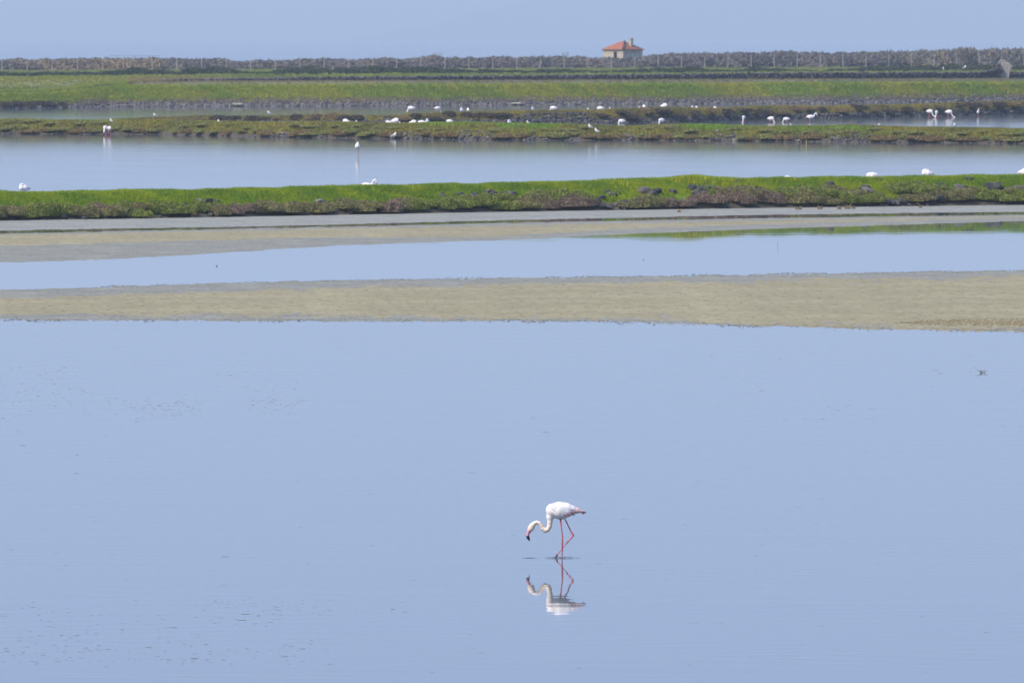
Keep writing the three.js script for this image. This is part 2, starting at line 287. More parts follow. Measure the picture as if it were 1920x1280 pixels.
// leafy mounds: unit height and radius, leaf-sized faces through the crown and a twig core
function shrubGeo(s, n, leaf, c0, c1, cBase, lumps = 0.32) {
  seed(s); const pos = [], col = [], off = rr(0, 50);
  const R = (x, y, z) => 0.86 + lumps * fbm(x * 1.9 + off, y * 1.9 + z * 1.3, z * 1.9 + off, 3) * 1.5;
  const q = new THREE.Quaternion(), e = new THREE.Euler(), v = new THREE.Vector3();
  for (let i = 0; i < n; i++) {
    const a = rr(0, 6.283), y = Math.pow(rnd(), 0.85), h = Math.sqrt(1 - y * y), d = [Math.cos(a) * h, y, Math.sin(a) * h], r = R(...d) * (0.72 + 0.3 * Math.pow(rnd(), 0.5));
    const l = leaf * rr(0.6, 1.4), w = l * 0.42; e.set(rr(-1.2, 1.2), rr(0, 6.283), rr(-1.2, 1.2)); q.setFromEuler(e);
    const c = mixc(mixc(c0, cBase, rnd() < 0.3 ? rnd() : 0), c1, Math.pow(rnd(), 2));
    for (const [lx, ly] of [[-w, 0], [w, 0], [w * 0.5, l], [-w, 0], [w * 0.5, l], [-w * 0.5, l]]) { v.set(lx, ly, 0).applyQuaternion(q); pos.push(d[0] * r + v.x, d[1] * r * 0.98 + v.y, d[2] * r + v.z); col.push(...c); }
  }
  const core = new THREE.SphereGeometry(0.7, 14, 7, 0, 6.2832, 0, Math.PI / 2).toNonIndexed(), p = core.attributes.position;
  for (let i = 0; i < p.count; i++) { const L0 = Math.hypot(p.getX(i), p.getY(i), p.getZ(i)) || 1, k = R(p.getX(i) / L0, p.getY(i) / L0, p.getZ(i) / L0) * 0.78 / 0.7; pos.push(p.getX(i) * k, p.getY(i) * k, p.getZ(i) * k); col.push(...c0); }
  return mesh3(pos, null, null, col);
}
const olive = [0, 1, 2, 3].map((k) => shrubGeo(200 + k, 1500, 0.085, [0.201, 0.195, 0.0732], [0.317, 0.287, 0.134], [0.146, 0.116, 0.0671]));
const leafy = [0, 1, 2].map((k) => shrubGeo(210 + k, 1500, 0.085, [0.177, 0.226, 0.0427], [0.305, 0.323, 0.0854], [0.146, 0.134, 0.0549]));
const mauve = [0, 1].map((k) => shrubGeo(220 + k, 1400, 0.08, [0.213, 0.159, 0.116], [0.305, 0.232, 0.171], [0.159, 0.11, 0.0793]));
const rusty = [0, 1, 2].map((k) => shrubGeo(230 + k, 900, 0.13, [0.244, 0.177, 0.0793], [0.305, 0.244, 0.11], [0.22, 0.122, 0.0671], 0.2));
const mossy = [0, 1, 2].map((k) => shrubGeo(240 + k, 900, 0.13, [0.245, 0.267, 0.0701], [0.351, 0.344, 0.12], [0.253, 0.175, 0.0842], 0.2));
const dusky = [0, 1, 2].map((k) => shrubGeo(250 + k, 900, 0.13, [0.085, 0.068, 0.052], [0.125, 0.10, 0.065], [0.06, 0.05, 0.045], 0.2));
const zone = (px, marks) => { for (const [x, words] of marks) if (px < x) return words; };
const zone1 = (px) => zone(px, [[170, 'near its left end'], [362, 'left of the orange float'], [600, 'between the orange float and the upright stone'], [870, 'right of the upright stone'], [1120, 'by the grey stone heap'], [1260, 'left of the flowered hump'], [1400, 'below the flowered hump'], [1620, 'behind the small brown plants'], [1760, 'under the two white flamingos'], [9999, 'near its right end']]);
const zone2 = (px) => zone(px, [[195, 'left of the wading pair'], [420, 'right of the wading pair'], [640, 'between the wading pair and the lone wader'], [860, 'below the resting flamingo row'], [1100, 'left of the two white gulls'], [1330, 'right of the two white gulls'], [1500, 'left of the two stakes'], [1700, 'right of the two stakes'], [9999, 'near its right end']]);
const zone3 = (px) => zone(px, [[510, 'near its left tip'], [760, 'behind the first resting flamingos'], [970, 'left of the dark stone heap'], [1160, 'at the dark stone heap'], [1390, 'near the twin flamingos'], [1640, 'behind the channel flamingos'], [9999, 'by the four wading flamingos']]);
function shrub(geo, p, wide, tall, deep, label, group) { const m = part('shrub', geo, leafMat, scene); m.position.copy(p); m.position.y -= 0.06; m.scale.set(wide, tall, deep); m.rotation.y = rr(0, 6.283); return tag(m, label, 'shrub', group); }
{
  seed(301);
  const gap = (px) => (px > 335 && px < 372) || (px > 1125 && px < 1185) || (px > 1655 && px < 1690);
  for (let px = -60; px < 1985; px += rr(17, 30)) {                       // along the foot of the nearest dike
    if (gap(px)) continue;
    const s = rr(0.35, 1.1), p = dike1.at(px, s), r = rr(0.6, 1.15), k = noise(px * 0.011, 3.3), kind = k > 0.46 ? 2 : k < -0.1 ? 1 : 0;
    const set = [olive, leafy, mauve][kind];
    shrub(set[Math.floor(rnd() * set.length)], p, r * rr(1, 1.35), rr(0.42, 0.78), r * 0.8, ['olive brown shrub at the nearest dike foot, ', 'dull green shrub at the nearest dike foot, ', 'mauve brown shrub at the nearest dike foot, '][kind] + zone1(px), ['olive', 'green', 'mauve'][kind] + ' shrubs along the nearest dike, ' + zone1(px));
  }
  for (const [px, s, r, h, kind] of [[1010, 1.9, 1.3, 0.62, 1], [1050, 1.7, 1.4, 0.7, 1], [1085, 1.6, 1.2, 0.6, 1], [1350, 2.1, 1.2, 0.55, 0], [1385, 1.9, 1.4, 0.7, 0], [1420, 1.9, 1.3, 0.65, 0], [1465, 1.8, 1.3, 0.6, 1], [1510, 1.9, 1.5, 0.65, 1], [1545, 1.7, 1.3, 0.55, 1], [1555, 2.7, 1.1, 0.4, 0], [1685, 2.3, 1.4, 0.65, 1], [1720, 2.2, 1.5, 0.75, 1], [1752, 2.0, 1.2, 0.6, 1], [1600, 1.6, 1.2, 0.5, 0], [760, 1.7, 1.2, 0.45, 0], [870, 1.8, 1.1, 0.4, 1], [250, 1.5, 1.2, 0.45, 0], [640, 1.7, 1.1, 0.4, 0], [1830, 1.8, 1.3, 0.5, 0], [60, 1.5, 1.2, 0.45, 0], [940, 1.9, 1.1, 0.45, 1], [1900, 1.8, 1.2, 0.5, 0]])
    shrub((kind ? leafy : olive)[Math.floor(rnd() * 3)], dike1.at(px, s), r, h, r * 0.8, (kind ? 'rounded green shrub up the nearest dike slope, ' : 'rounded olive shrub up the nearest dike slope, ') + zone1(px), (kind ? 'green' : 'olive') + ' shrubs on the nearest dike slope, ' + zone1(px));
  const bare = (px) => (px > 505 && px < 545) || (px > 755 && px < 800) || (px > 862 && px < 925) || (px > 1165 && px < 1185) || (px > 1335 && px < 1392) || (px > 1560 && px < 1632);
  for (let px = -60; px < 1985; px += rr(16, 30)) {                       // low mats draping the middle dike
    if (bare(px)) continue;
    const rust = rnd() < 0.3 + 0.35 * step(300, 900, px), s = rust ? rr(0.3, 0.8) : rr(0.5, 1.4), p = dike2.at(px, s), r = rr(0.9, 1.7);
    shrub((rust ? rusty : mossy)[Math.floor(rnd() * 3)], p, r, rr(0.3, 0.55), r * 0.6, (rust ? 'low rust brown shrub on the middle dike, ' : 'low moss green shrub on the middle dike, ') + zone2(px), (rust ? 'rusty' : 'mossy') + ' shrubs on the middle dike, ' + zone2(px));
  }
  for (let px = -60; px < 1985; px += rr(30, 52)) {
    if (bare(px) && rnd() < 0.6) continue;
    const s = rr(2.0, 3.4), p = dike2.at(px, s), r = rr(1.1, 2.1); shrub(mossy[Math.floor(rnd() * 3)], p, r, rr(0.22, 0.4), r * 0.6, 'flat green shrub near the middle dike top, ' + zone2(px), 'flat shrubs on top of the middle dike, ' + zone2(px));
  }
  for (let px = 215; px < 1985; px += rr(20, 36)) {                        // dusky mounds on the dike behind
    if ((px > 685 && px < 735) || (px > 965 && px < 1110 && rnd() < 0.8)) continue;
    const s = rr(0.9, 2.6), p = dike3.at(px, s), r = rr(1.2, 2.3), brown = rnd() < 0.3; shrub((brown ? rusty : dusky)[Math.floor(rnd() * 3)], p, r, rr(0.4, 0.75) * (px < 400 ? 0.5 : 1), r * 0.6, (brown ? 'reddish brown shrub mound on the shrubby dike, ' : 'dark dusky shrub mound on the shrubby dike, ') + zone3(px), (brown ? 'reddish' : 'dusky') + ' shrubs on the shrubby dike, ' + zone3(px));
  }
}
for (const [px, s, r, h] of [[8, 1.4, 2.2, 0.8], [30, 1.7, 2.4, 0.9], [52, 1.3, 2.2, 0.8], [72, 1.8, 2.2, 0.8], [92, 1.5, 2.0, 0.8], [112, 1.7, 1.8, 0.6]]) shrub(dusky[Math.floor(rnd() * 3)], dike4.at(px, s), r, h, 1.2, 'dark shrub above the waterline at the left end of the embankment', 'dark shrubs at the left end of the embankment');
for (const [px, D, lab] of [[26, 1262, 'dark rounded bush in the grass at far left, the left one of two'], [79, 1266, 'dark rounded bush in the grass at far left, the right one of two']]) { const p = atDist(px, 169, D); shrub(dusky[0], p, 0.8, 0.75, 0.7, lab); }
// masses beyond counting: thicket in front of the fence and scrub behind it
const scrubGeo = shrubGeo(260, 420, 0.22, [0.198, 0.18, 0.15], [0.264, 0.234, 0.186], [0.18, 0.162, 0.15]);
const thickGeo = shrubGeo(261, 380, 0.22, [0.045, 0.065, 0.035], [0.085, 0.105, 0.05], [0.035, 0.04, 0.035]);
const fenceD = (px) => lerp(1560, 1790, clamp(px / 1920, -0.4, 1.4));
const scrubTop = line([[-300, 113], [0, 114], [25, 111], [60, 112], [100, 110], [200, 110], [330, 109], [350, 110], [410, 110], [440, 115], [500, 112], [520, 113], [600, 110], [660, 112], [720, 109], [760, 111], [815, 105], [850, 108], [960, 107], [1060, 106], [1115, 107], [1130, 109], [1200, 108.5], [1215, 105], [1260, 101], [1340, 101], [1420, 101], [1465, 98], [1540, 100], [1640, 98], [1780, 97], [1815, 92], [1850, 95], [1920, 94], [2300, 92]]);
scatter('scrub', scrubGeo, leafMat, 5200, () => {
  const px = rr(-330, 2250), D = fenceD(px) + 40 + 165 * Math.pow(rnd(), 1.2), top = scrubTop(px) + 2.5 + 7 * Math.abs(noise(px * 0.03, D * 0.02, 2)) + rnd() * 20 * rnd(), p = atDist(px, top, D), h = p.y - PLAT + 0.2; if (h < 0.4) return null;
  const k = clamp(0.5 + fbm(p.x * 0.07, p.z * 0.02, 8, 3) * 1.6); return { at: V(p.x, PLAT - 0.1, p.z), wide: rr(2.4, 5), tall: h, deep: 1.8, tint: mixc([0.86, 0.84, 0.95], px > 60 && px < 300 && k > 0.5 ? [1.5, 1.3, 1.0] : [1.08, 1.06, 0.95], k) };
}, 303, 'brownish scrub massed behind the wire fence');
scatter('thicket', thickGeo, leafMat, 1500, () => {
  const px = rr(-300, 2220), n = fbm(px * 0.012, 1, 5, 3), D0 = lerp(1370, 1600, px / 1920), D = D0 + rr(-14, 14) + n * 30; if (n < -0.45) return null;
  return { at: V((px - 960) * D / FOC, PLAT - 0.1, -D), wide: rr(0.9, 1.8), tall: rr(0.5, 1.05) * (1 + n), deep: 1.1, tint: mixc([0.8, 0.9, 1.0], [1.25, 1.15, 0.95], rnd()) };
}, 304, 'dark green thicket between the stone wall and the wire fence');
scatter('grass', grassFar, grassMat, 26000, () => {
  const px = rr(-300, 2220), D = lerp(-onLevel(px, L.foot4(px)).z + (px < 420 ? 9.5 : 14.5), fenceD(px) + 60, Math.pow(rnd(), 1.3)), x = (px - 960) * D / FOC, k = fbm(px * 0.004, D * 0.012, 15, 3);
  return { at: V(x, fieldY(px, D), -D), size: rr(0.5, 0.95), tint: D < 1330 && px > 240 ? [0.85 + 0.2 * k, 0.62, 1.6] : D > fenceD(px) - 30 ? mixc([0.8, 0.68, 1.9], [0.62, 0.66, 1.2], clamp(0.5 + k * 1.5)) : mixc([0.5, 0.62, 0.7], [0.9, 0.8, 1.1], clamp(0.5 + k * 1.5)) };
}, 305, 'patchy green and straw coloured grass on the flat behind the embankment');
scatter('wildflowers', blades(5, 0.22, 0.06, 0.14, 0.3, 111, [0.62, 0.48, 0.01], [0.7, 0.58, 0.02]), leafMat, 60, () => {
  const c = [[1290, 26], [1290, 26], [1310, 18], [1140, 40], [1640, 60], [750, 40], [1360, 60], [1480, 120]][Math.floor(rnd() * 8)]; const px = c[0] + rr(-1, 1) * c[1], p = dike1.at(px, rr(3.4, 5.2)); p.y += 0.05; return { at: p, size: rr(0.6, 1.1) };
}, 306, 'small yellow wildflowers in the grass on the crest of the nearest dike');

// ------------------------------------------------------------------ stones
function rockGeo(s, detail = 2) {
  const g = mergeVertices(new THREE.IcosahedronGeometry(1, detail).deleteAttribute('uv').deleteAttribute('normal')), p = g.attributes.position; seed(s); const o = rr(0, 90);
  const cuts = [...Array(7)].map(() => [V(rr(-1, 1), rr(-1, 1), rr(-1, 1)).normalize(), rr(0.55, 0.85)]), v = V();
  for (let i = 0; i < p.count; i++) { v.fromBufferAttribute(p, i); for (const [n, d] of cuts) { const k = v.dot(n); if (k > d) v.addScaledVector(n, d - k); } v.multiplyScalar(1 + 0.12 * fbm(v.x * 2 + o, v.y * 2, v.z * 2, 3)); p.setXYZ(i, v.x, v.y * 0.72, v.z); }
  const ni = g.toNonIndexed(); ni.computeVertexNormals(); return ni;
}
const rocks = [0, 1, 2, 3, 4, 5].map((k) => rockGeo(400 + k)), pebbles = [0, 1].map((k) => rockGeo(420 + k, 1));
const rockMats = [[0.095, 0.093, 0.092], [0.14, 0.13, 0.122], [0.07, 0.072, 0.077], [0.24, 0.22, 0.19]].map((c, k) => { const t = grey(64, (x, y) => { const n = 0.72 + 0.55 * fbm(x * 5, y * 5, k, 4, 5); return [n, n, n]; }); return std(c, 0.92, { map: t }); });
for (const g of [...rocks, ...pebbles]) { const p = g.attributes.position, uv = []; for (let i = 0; i < p.count; i++) uv.push(p.getX(i) * 0.4 + p.getY(i) * 0.3, p.getZ(i) * 0.4 + p.getY(i) * 0.3); g.setAttribute('uv', new THREE.Float32BufferAttribute(uv, 2)); }
function stone(dike, px, s, r, mat, squash = 0.85, lift = 0.3) { const m = child('stone', rocks[Math.floor(rnd() * 6)], rockMats[mat ?? Math.floor(rnd() * 3)], dike.mesh); m.position.copy(dike.at(px, s)); m.position.y += r * lift; m.rotation.set(rr(-0.4, 0.4), rr(0, 6.283), rr(-0.4, 0.4)); m.scale.set(r * rr(0.85, 1.35), r * squash, r * rr(0.8, 1.2)); return m; }
{
  seed(430);
  for (const [px, s, r, m] of [[20, 0.1, 0.16, 0], [42, 0.0, 0.14, 1], [80, 0.0, 0.13, 1], [118, 0.1, 0.22, 0], [90, 0.1, 0.12, 1], [158, 0.0, 0.26, 2], [165, 0.4, 0.3, 0], [195, 0.0, 0.2, 1], [205, 0.3, 0.2, 0], [155, -0.2, 0.09, 3], [330, 1.6, 0.22, 2], [345, 1.7, 0.27, 2], [352, 1.2, 0.2, 0], [372, 2.3, 0.3, 3], [390, 2.0, 0.32, 1], [408, 2.4, 0.2, 0], [335, 0.4, 0.22, 2], [310, 0.3, 0.18, 0], [348, 0.7, 0.2, 2], [395, 0.2, 0.2, 0], [600, 1.7, 0.34, 3], [614, 1.6, 0.2, 2], [830, 2.4, 0.26, 0], [828, 3.0, 0.16, 2], [862, 2.6, 0.3, 2], [1012, 3.0, 0.24, 2],
    [1137, 2.6, 0.25, 2], [1144, 2.2, 0.33, 1], [1150, 1.9, 0.3, 0], [1128, 1.6, 0.28, 2], [1118, 1.2, 0.3, 0], [1160, 2.5, 0.2, 0], [1208, 2.4, 0.46, 1], [1222, 2.0, 0.42, 0], [1230, 2.3, 0.36, 2], [1262, 2.3, 0.26, 0], [1298, 2.7, 0.32, 2], [1310, 2.6, 0.3, 0], [1322, 2.4, 0.26, 2], [1330, 2.9, 0.32, 1], [1338, 2.7, 0.3, 0], [1305, 1.6, 0.3, 2], [1318, 1.7, 0.2, 1], [1140, 0.2, 0.26, 0], [1155, 0.3, 0.34, 1], [1170, 0.2, 0.42, 2], [1185, 0.5, 0.36, 2], [1128, 0.3, 0.28, 0], [1160, 0.0, 0.2, 1],
    [1384, 4.4, 0.24, 2], [1378, 4.2, 0.2, 0], [1556, 3.4, 0.38, 2], [1545, 3.2, 0.2, 0], [1622, 2.7, 0.34, 2], [1627, 2.2, 0.36, 3], [1634, 1.9, 0.28, 1], [1610, 2.6, 0.2, 0], [1645, 0.9, 0.3, 2], [1655, 0.6, 0.28, 1], [1664, 0.3, 0.34, 0], [1672, 0.2, 0.3, 2], [1682, 0.3, 0.25, 1], [1690, 0.4, 0.3, 0], [1663, 0.0, 0.15, 3], [1755, 2.8, 0.28, 2], [1770, 2.9, 0.34, 2], [1775, 2.4, 0.24, 1], [1800, 2.4, 0.4, 1], [1808, 2.5, 0.3, 2], [1820, 2.2, 0.26, 1], [1835, 2.0, 0.27, 1], [1843, 2.0, 0.25, 1], [1858, 2.5, 0.42, 2], [1868, 2.4, 0.5, 0], [1884, 2.2, 0.3, 2], [1750, 0.6, 0.34, 0], [1762, 0.5, 0.36, 2], [1915, 2.2, 0.34, 1], [1815, 4.2, 0.3, 2], [1647, 4.4, 0.26, 2], [1730, 3.8, 0.2, 2]])
    stone(dike1, px, s, r, m);
  for (let k = 0; k < 46; k++) stone(dike1, rr(882, 965), 1.9 + rr(0, 1.3), rr(0.13, 0.28));
  for (let k = 0; k < 14; k++) stone(dike1, rr(1300, 1345), 2.0 + rr(0, 1.1), rr(0.12, 0.24));
  for (let k = 0; k < 24; k++) stone(dike1, rr(-200, 2100), rr(-0.1, 0.2), rr(0.09, 0.18));
  // heaps on the middle dike
  const heap2 = [[505, 548, 14, 1.1], [755, 802, 16, 1.6], [862, 928, 34, 1.9], [1160, 1190, 10, 1.3], [1332, 1394, 36, 1.9], [1555, 1634, 40, 1.9], [1455, 1500, 10, 1.0], [1018, 1032, 3, 0.5], [990, 1002, 5, 0.9]];
  for (const [a, b, n, up] of heap2) for (let k = 0; k < n * 1.65; k++) stone(dike2, rr(a, b), rr(-0.1, up), rr(0.13, 0.27), [0, 1, 1, 3, 2][Math.floor(rnd() * 5)]);
  for (const [a, b, n] of [[682, 738, 30], [962, 1118, 140]]) for (let k = 0; k < n; k++) stone(dike3, rr(a, b), rr(-0.1, 2.6), rr(0.15, 0.32), [2, 0, 2, 1][Math.floor(rnd() * 4)]);
  stone(dike3, 1087, 1.2, 0.3, 3); stone(dike3, 1030, 1.6, 0.3, 3); stone(dike3, 998, 0.9, 0.28, 3);
}
const shingle = (bankOf, n, s, up, size, sd, range = [-250, 2200], light = 1) => scatter('rubble', pebbles[sd % 2], std([0.095 * light, 0.091 * light, 0.088 * light], 0.95), n, () => { const px = rr(...range), q = rr(s, up), p = bankOf.at(px, q), k = rr(0.55, 1.7); return { at: p, size: rr(...size), tall: rr(0.7, 1.3), tilt: rr(-0.5, 0.5), roll: rr(-0.5, 0.5), tint: [k, k * 0.98, k * 0.98] }; }, sd, null, bankOf.mesh);
shingle(dike2, 420, -0.3, 0.2, [0.12, 0.24], 440, [-250, 2200], 0.75);
shingle(dike3, 1000, -0.3, 0.9, [0.14, 0.34], 441, [220, 2200], 0.75);
shingle(dike4, 4200, -0.4, 3.0, [0.16, 0.42], 442, [-250, 2200], 1.0);
scatter('grass', blades(8, 0.4, 0.13, 0.35, 0.7, 112, [0.24, 0.19, 0.145], [0.33, 0.27, 0.20]), grassMat, 7500, () => { const px = rr(-250, 2200), p = dike4.at(px, rr(1.7, 3.7)); return { at: p, size: rr(0.6, 1.1), tint: px < 130 ? [0.55, 0.7, 0.55] : [1, 1, 1] }; }, 443, 'dry straw coloured weeds between the stones at the foot of the embankment');

// ------------------------------------------------------------------ dry stone wall, fence, concrete block
{
  const wall = thing('stone_wall', 'low dark dry stone wall along the top of the green embankment', 'wall', V(0, 0, 0));
  const wallTop = line([[-400, 150], [300, 150], [480, 146], [600, 144], [960, 141], [1200, 138.5], [1440, 135.5], [1700, 134.5], [1920, 133.5]]);
  const wallAt = (px) => { const D = -onLevel(px, L.foot4(px)).z + 12.5, yb = plateauY(px), y = atDist(px, wallTop(px), D).y; return { D, yb, h: Math.max(0.12, y - yb) }; };
  const mat = std([0.068, 0.063, 0.066], 0.95);
  child('wall_core', sheet(300, 8, (u, v) => { const px = lerp(330, 2300, u), w = wallAt(px), t = [[0, -0.3], [0, 0.3], [0.05, 0.62], [0.12, 0.85], [0.45, 0.85], [0.55, 0.6], [0.6, 0.3], [0.6, -0.3]][Math.round(v * 7)]; const D = w.D + 0.1 + t[0]; return [(px - 960) * D / FOC, w.yb + w.h * t[1], -D]; }), mat, wall);
  scatter('stones', pebbles[0], mat, 7000, () => { const px = rr(300, 2250), w = wallAt(px), q = rnd(), D = w.D + rr(-0.05, 0.55), k = rr(0.5, 1.9); return { at: V((px - 960) * D / FOC, w.yb + q * w.h * 0.92, -D), size: rr(0.12, 0.27), tilt: rr(-0.4, 0.4), roll: rr(-0.4, 0.4), tint: [k, k * 0.97, k * 0.97] }; }, 451, null, wall);
  // broken concrete block leaning on the wall, with a hole in its side
  const base = wallAt(1884), D = base.D - 1.1, P = (px, py) => atDist(px, py, D), c = P(1884, 147);
  const blk = thing('concrete_block', 'big pale broken concrete block tilted against the stone wall', 'concrete block', V(c.x, plateauY(1884) - 0.05, -D));
  const loc = (px, py) => { const q = P(px, py); return new THREE.Vector2(q.x - c.x, q.y - plateauY(1884) + 0.05); };
  const sh = new THREE.Shape([[1880.5, 147.5], [1891.5, 147.5], [1896, 127], [1900, 124.5], [1894, 118.5], [1881, 117], [1879, 127], [1870, 130.5]].map((q) => loc(...q)));
  const conc = std([0.36, 0.33, 0.29], 0.9, { map: grey(64, (x, y) => { const n = 0.85 + 0.35 * fbm(x * 6, y * 6, 2, 4, 6); return [n, n * 0.98, n * 0.95]; }) });
  const body = child('block', new THREE.ExtrudeGeometry(sh, { depth: 1.0, bevelEnabled: true, bevelSize: 0.05, bevelThickness: 0.05, bevelSegments: 1 }), conc, blk); body.position.z = -1.05;
  const s2 = new THREE.Shape([[1872, 118], [1879, 111], [1884, 111.5], [1893.5, 118], [1881, 117.2]].map((q) => loc(...q))); const capm = child('broken_top', new THREE.ExtrudeGeometry(s2, { depth: 0.7, bevelEnabled: true, bevelSize: 0.04, bevelThickness: 0.04, bevelSegments: 1 }), std([0.25, 0.24, 0.23], 0.95), blk); capm.position.z = -0.9;
  const hole = child('hole_rim', new THREE.TorusGeometry(0.3, 0.12, 6, 12), std([0.12, 0.11, 0.11], 0.95), blk); const hp = loc(1873.5, 124); hole.position.set(hp.x, hp.y, 0.03);
  const hf = child('rubble_fill', rocks[1], rockMats[2], blk); hf.position.set(hp.x - 0.1, hp.y - 0.1, -0.35); hf.scale.set(0.5, 0.55, 0.3);
  for (let k = 0; k < 1; k++) scatter('rubble', pebbles[1], mat, 160, () => { const px = rr(1838, 1880), t = 1 - (1880 - px) / 42, w = wallAt(px), DD = w.D - rr(0.1, 0.8); return { at: V((px - 960) * DD / FOC, w.yb + w.h * 0.8 + rnd() * t * 0.9, -DD), size: rr(0.14, 0.3), tilt: rr(-0.5, 0.5), tint: Array(3).fill(rr(0.6, 1.6)) }; }, 452, null, wall);
}
{
  const f = thing('wire_fence', 'long wire fence on pale slender posts in front of the brown scrub', 'fence', V(0, 0, 0));
  const posts = []; for (let k = -6; k < 50; k++) posts.push(3 + 47.3 * k - 0.0855 * k * k * 0.5 - 0.02 * k * k);
  const mat = std([0.38, 0.36, 0.31], 0.9), top = line([[0, 110.5], [960, 107], [1920, 99]]), tops = []; seed(460);
  posts.forEach((px) => { const D = fenceD(px), t = atDist(px, top(px) + rr(-1, 1), D), h = t.y - PLAT; const m = child('post', new THREE.CylinderGeometry(0.065, 0.085, h + 0.3, 6), mat, f); m.position.set(t.x, PLAT + h / 2 - 0.15, -D); m.rotation.z = rr(-0.03, 0.03); tops.push(t); });
  const wires = []; for (const q of [0.12, 0.4, 0.68, 0.95]) for (let k = 0; k < tops.length - 1; k++) { const a = tops[k].clone(), b = tops[k + 1].clone(); a.y = lerp(PLAT, a.y, q); b.y = lerp(PLAT, b.y, q); wires.push(new THREE.TubeGeometry(new THREE.LineCurve3(a, b), 1, 0.012, 3)); }
  child('wire', mergeGeometries(wires), std([0.3, 0.3, 0.3], 0.6, { metalness: 0.4 }), f);
}
// ------------------------------------------------------------------ the house
{
  const D = 1905, S = D / FOC, corner = atDist(1168.5, 107, D), y0 = PLAT - 0.2, W = 37 * S * Math.SQRT2, eave = atDist(1168, 92.2, D).y - y0;
  const h = thing('stone_house', 'small abandoned stone house with a red tiled hip roof and chimney', 'house', V(corner.x, y0, corner.z), -Math.PI / 4);
  // local axes: corner at the origin; the lit front runs along -x from it facing +z, the shaded side along -z facing +x
  const stoneTex = (r, g, b) => grey(128, (x, y) => { const n = 0.8 + 0.5 * fbm(x * 9, y * 9, 4, 3, 9) + 0.18 * noise(x * 30, y * 34, 2, 0); return [r * n, g * n, b * n]; });
  const wallMat = std([1, 1, 1], 0.95, { map: stoneTex(0.5, 0.44, 0.34) });
  const front = new THREE.Shape([[-W, 0], [0, 0], [0, eave], [-W, eave]].map((p) => new THREE.Vector2(...p))); const dx0 = -W * 0.475, dx1 = -W * 0.31, dh = eave * 0.86;
  front.holes.push(new THREE.Path([[dx0, 0.02], [dx0, dh], [dx1, dh], [dx1, 0.02]].map((p) => new THREE.Vector2(...p))));
  const wf = child('front_wall', new THREE.ExtrudeGeometry(front, { depth: 0.45, bevelEnabled: false }), wallMat, h); wf.position.z = -0.45;
  const side = new THREE.BoxGeometry(0.45, eave, W - 0.45), sd = child('wall', side, wallMat, h); sd.position.set(-0.225, eave / 2, -W / 2 - 0.225);
  const sd2 = child('wall', side, wallMat, h); sd2.position.set(-W + 0.225, eave / 2, -W / 2 - 0.225);
  const bk = child('wall', new THREE.BoxGeometry(W - 0.9, eave, 0.45), wallMat, h); bk.position.set(-W / 2, eave / 2, -W + 0.225);
  child('lintel', new THREE.BoxGeometry(dx1 - dx0 + 0.5, 0.2, 0.1), std([0.3, 0.25, 0.2], 0.9), h).position.set((dx0 + dx1) / 2, dh + 0.1, 0.02);
  const fl = child('floor', new THREE.BoxGeometry(W - 1, 0.1, W - 1), std([0.15, 0.13, 0.1]), h); fl.position.set(-W / 2, 0.03, -W / 2);
  // hip roof with a short ridge, overhanging the walls
  const o = 0.34, rise = 15 * S, a = [o, eave, o], b = [-W - o, eave, o], c = [-W - o, eave, -W - o], d = [o, eave, -W - o], r0 = [-W / 2 - 0.55, eave + rise, -W / 2], r1 = [-W / 2 + 0.55, eave + rise, -W / 2];
  const tileTex = grey(128, (x, y) => { const n = 0.8 + 0.5 * fbm(x * 14, y * 14, 6, 3, 14); const row = 0.88 + 0.12 * Math.cos(x * 2 * Math.PI * 24); return [0.47 * n * row, 0.175 * n * row, 0.105 * n * row]; });
  const roofMat = std([1, 1, 1], 0.9, { map: tileTex });
  const slope = (...q) => { const pos = [], uv = []; for (const t of q) for (const p of t) { pos.push(...p); uv.push((p[0] + p[2]) * 0.3, p[1] * 0.3); } return mesh3(pos, null, uv); };
  const roof = child('roof', slope([b, a, r1], [b, r1, r0], [a, d, r1], [d, c, r0], [d, r0, r1], [c, b, r0]), roofMat, h);
  child('eaves', new THREE.BoxGeometry(W + 2 * o - 0.02, 0.14, W + 2 * o - 0.02), std([0.2, 0.13, 0.1]), h).position.set(-W / 2, eave - 0.075, -W / 2);
  { // rows of tiles standing proud of the slopes
    const rows = [], rowOn = (p, q, e) => { for (let t = 0.08; t < 0.95; t += 0.12) { const A = V(...p).lerp(V(...e), t), B = V(...q).lerp(V(...(e === r0 ? r0 : r1)), t); rows.push(new THREE.TubeGeometry(new THREE.LineCurve3(A, B), 1, 0.045, 5)); } };
    rowOn(b, a, r1); rowOn(a, d, r1); child('tile_rows', mergeGeometries(rows), roofMat, roof);
  }
  // the hip over the near corner has lost its tiles: dark timber shows
  const hip = new THREE.CatmullRomCurve3([V(...a), V(...a).lerp(V(...r1), 0.5), V(...a).lerp(V(...r1), 0.94)]);
  const hg = new THREE.TubeGeometry(hip, 12, 0.26, 6); hg.translate(0, 0.1, 0); child('broken_hip', hg, std([0.085, 0.075, 0.07], 0.95), roof);
  const chim = child('chimney', new RoundedBoxGeometry(0.72, 2.5, 0.72, 2, 0.05), wallMat, h); const cp = V(-0.95, 0, -W * 0.56); chim.position.set(cp.x, eave + 1.1, cp.z);
  child('chimney_cap', new RoundedBoxGeometry(0.86, 0.16, 0.86, 1, 0.03), wallMat, chim).position.y = 1.3;
}
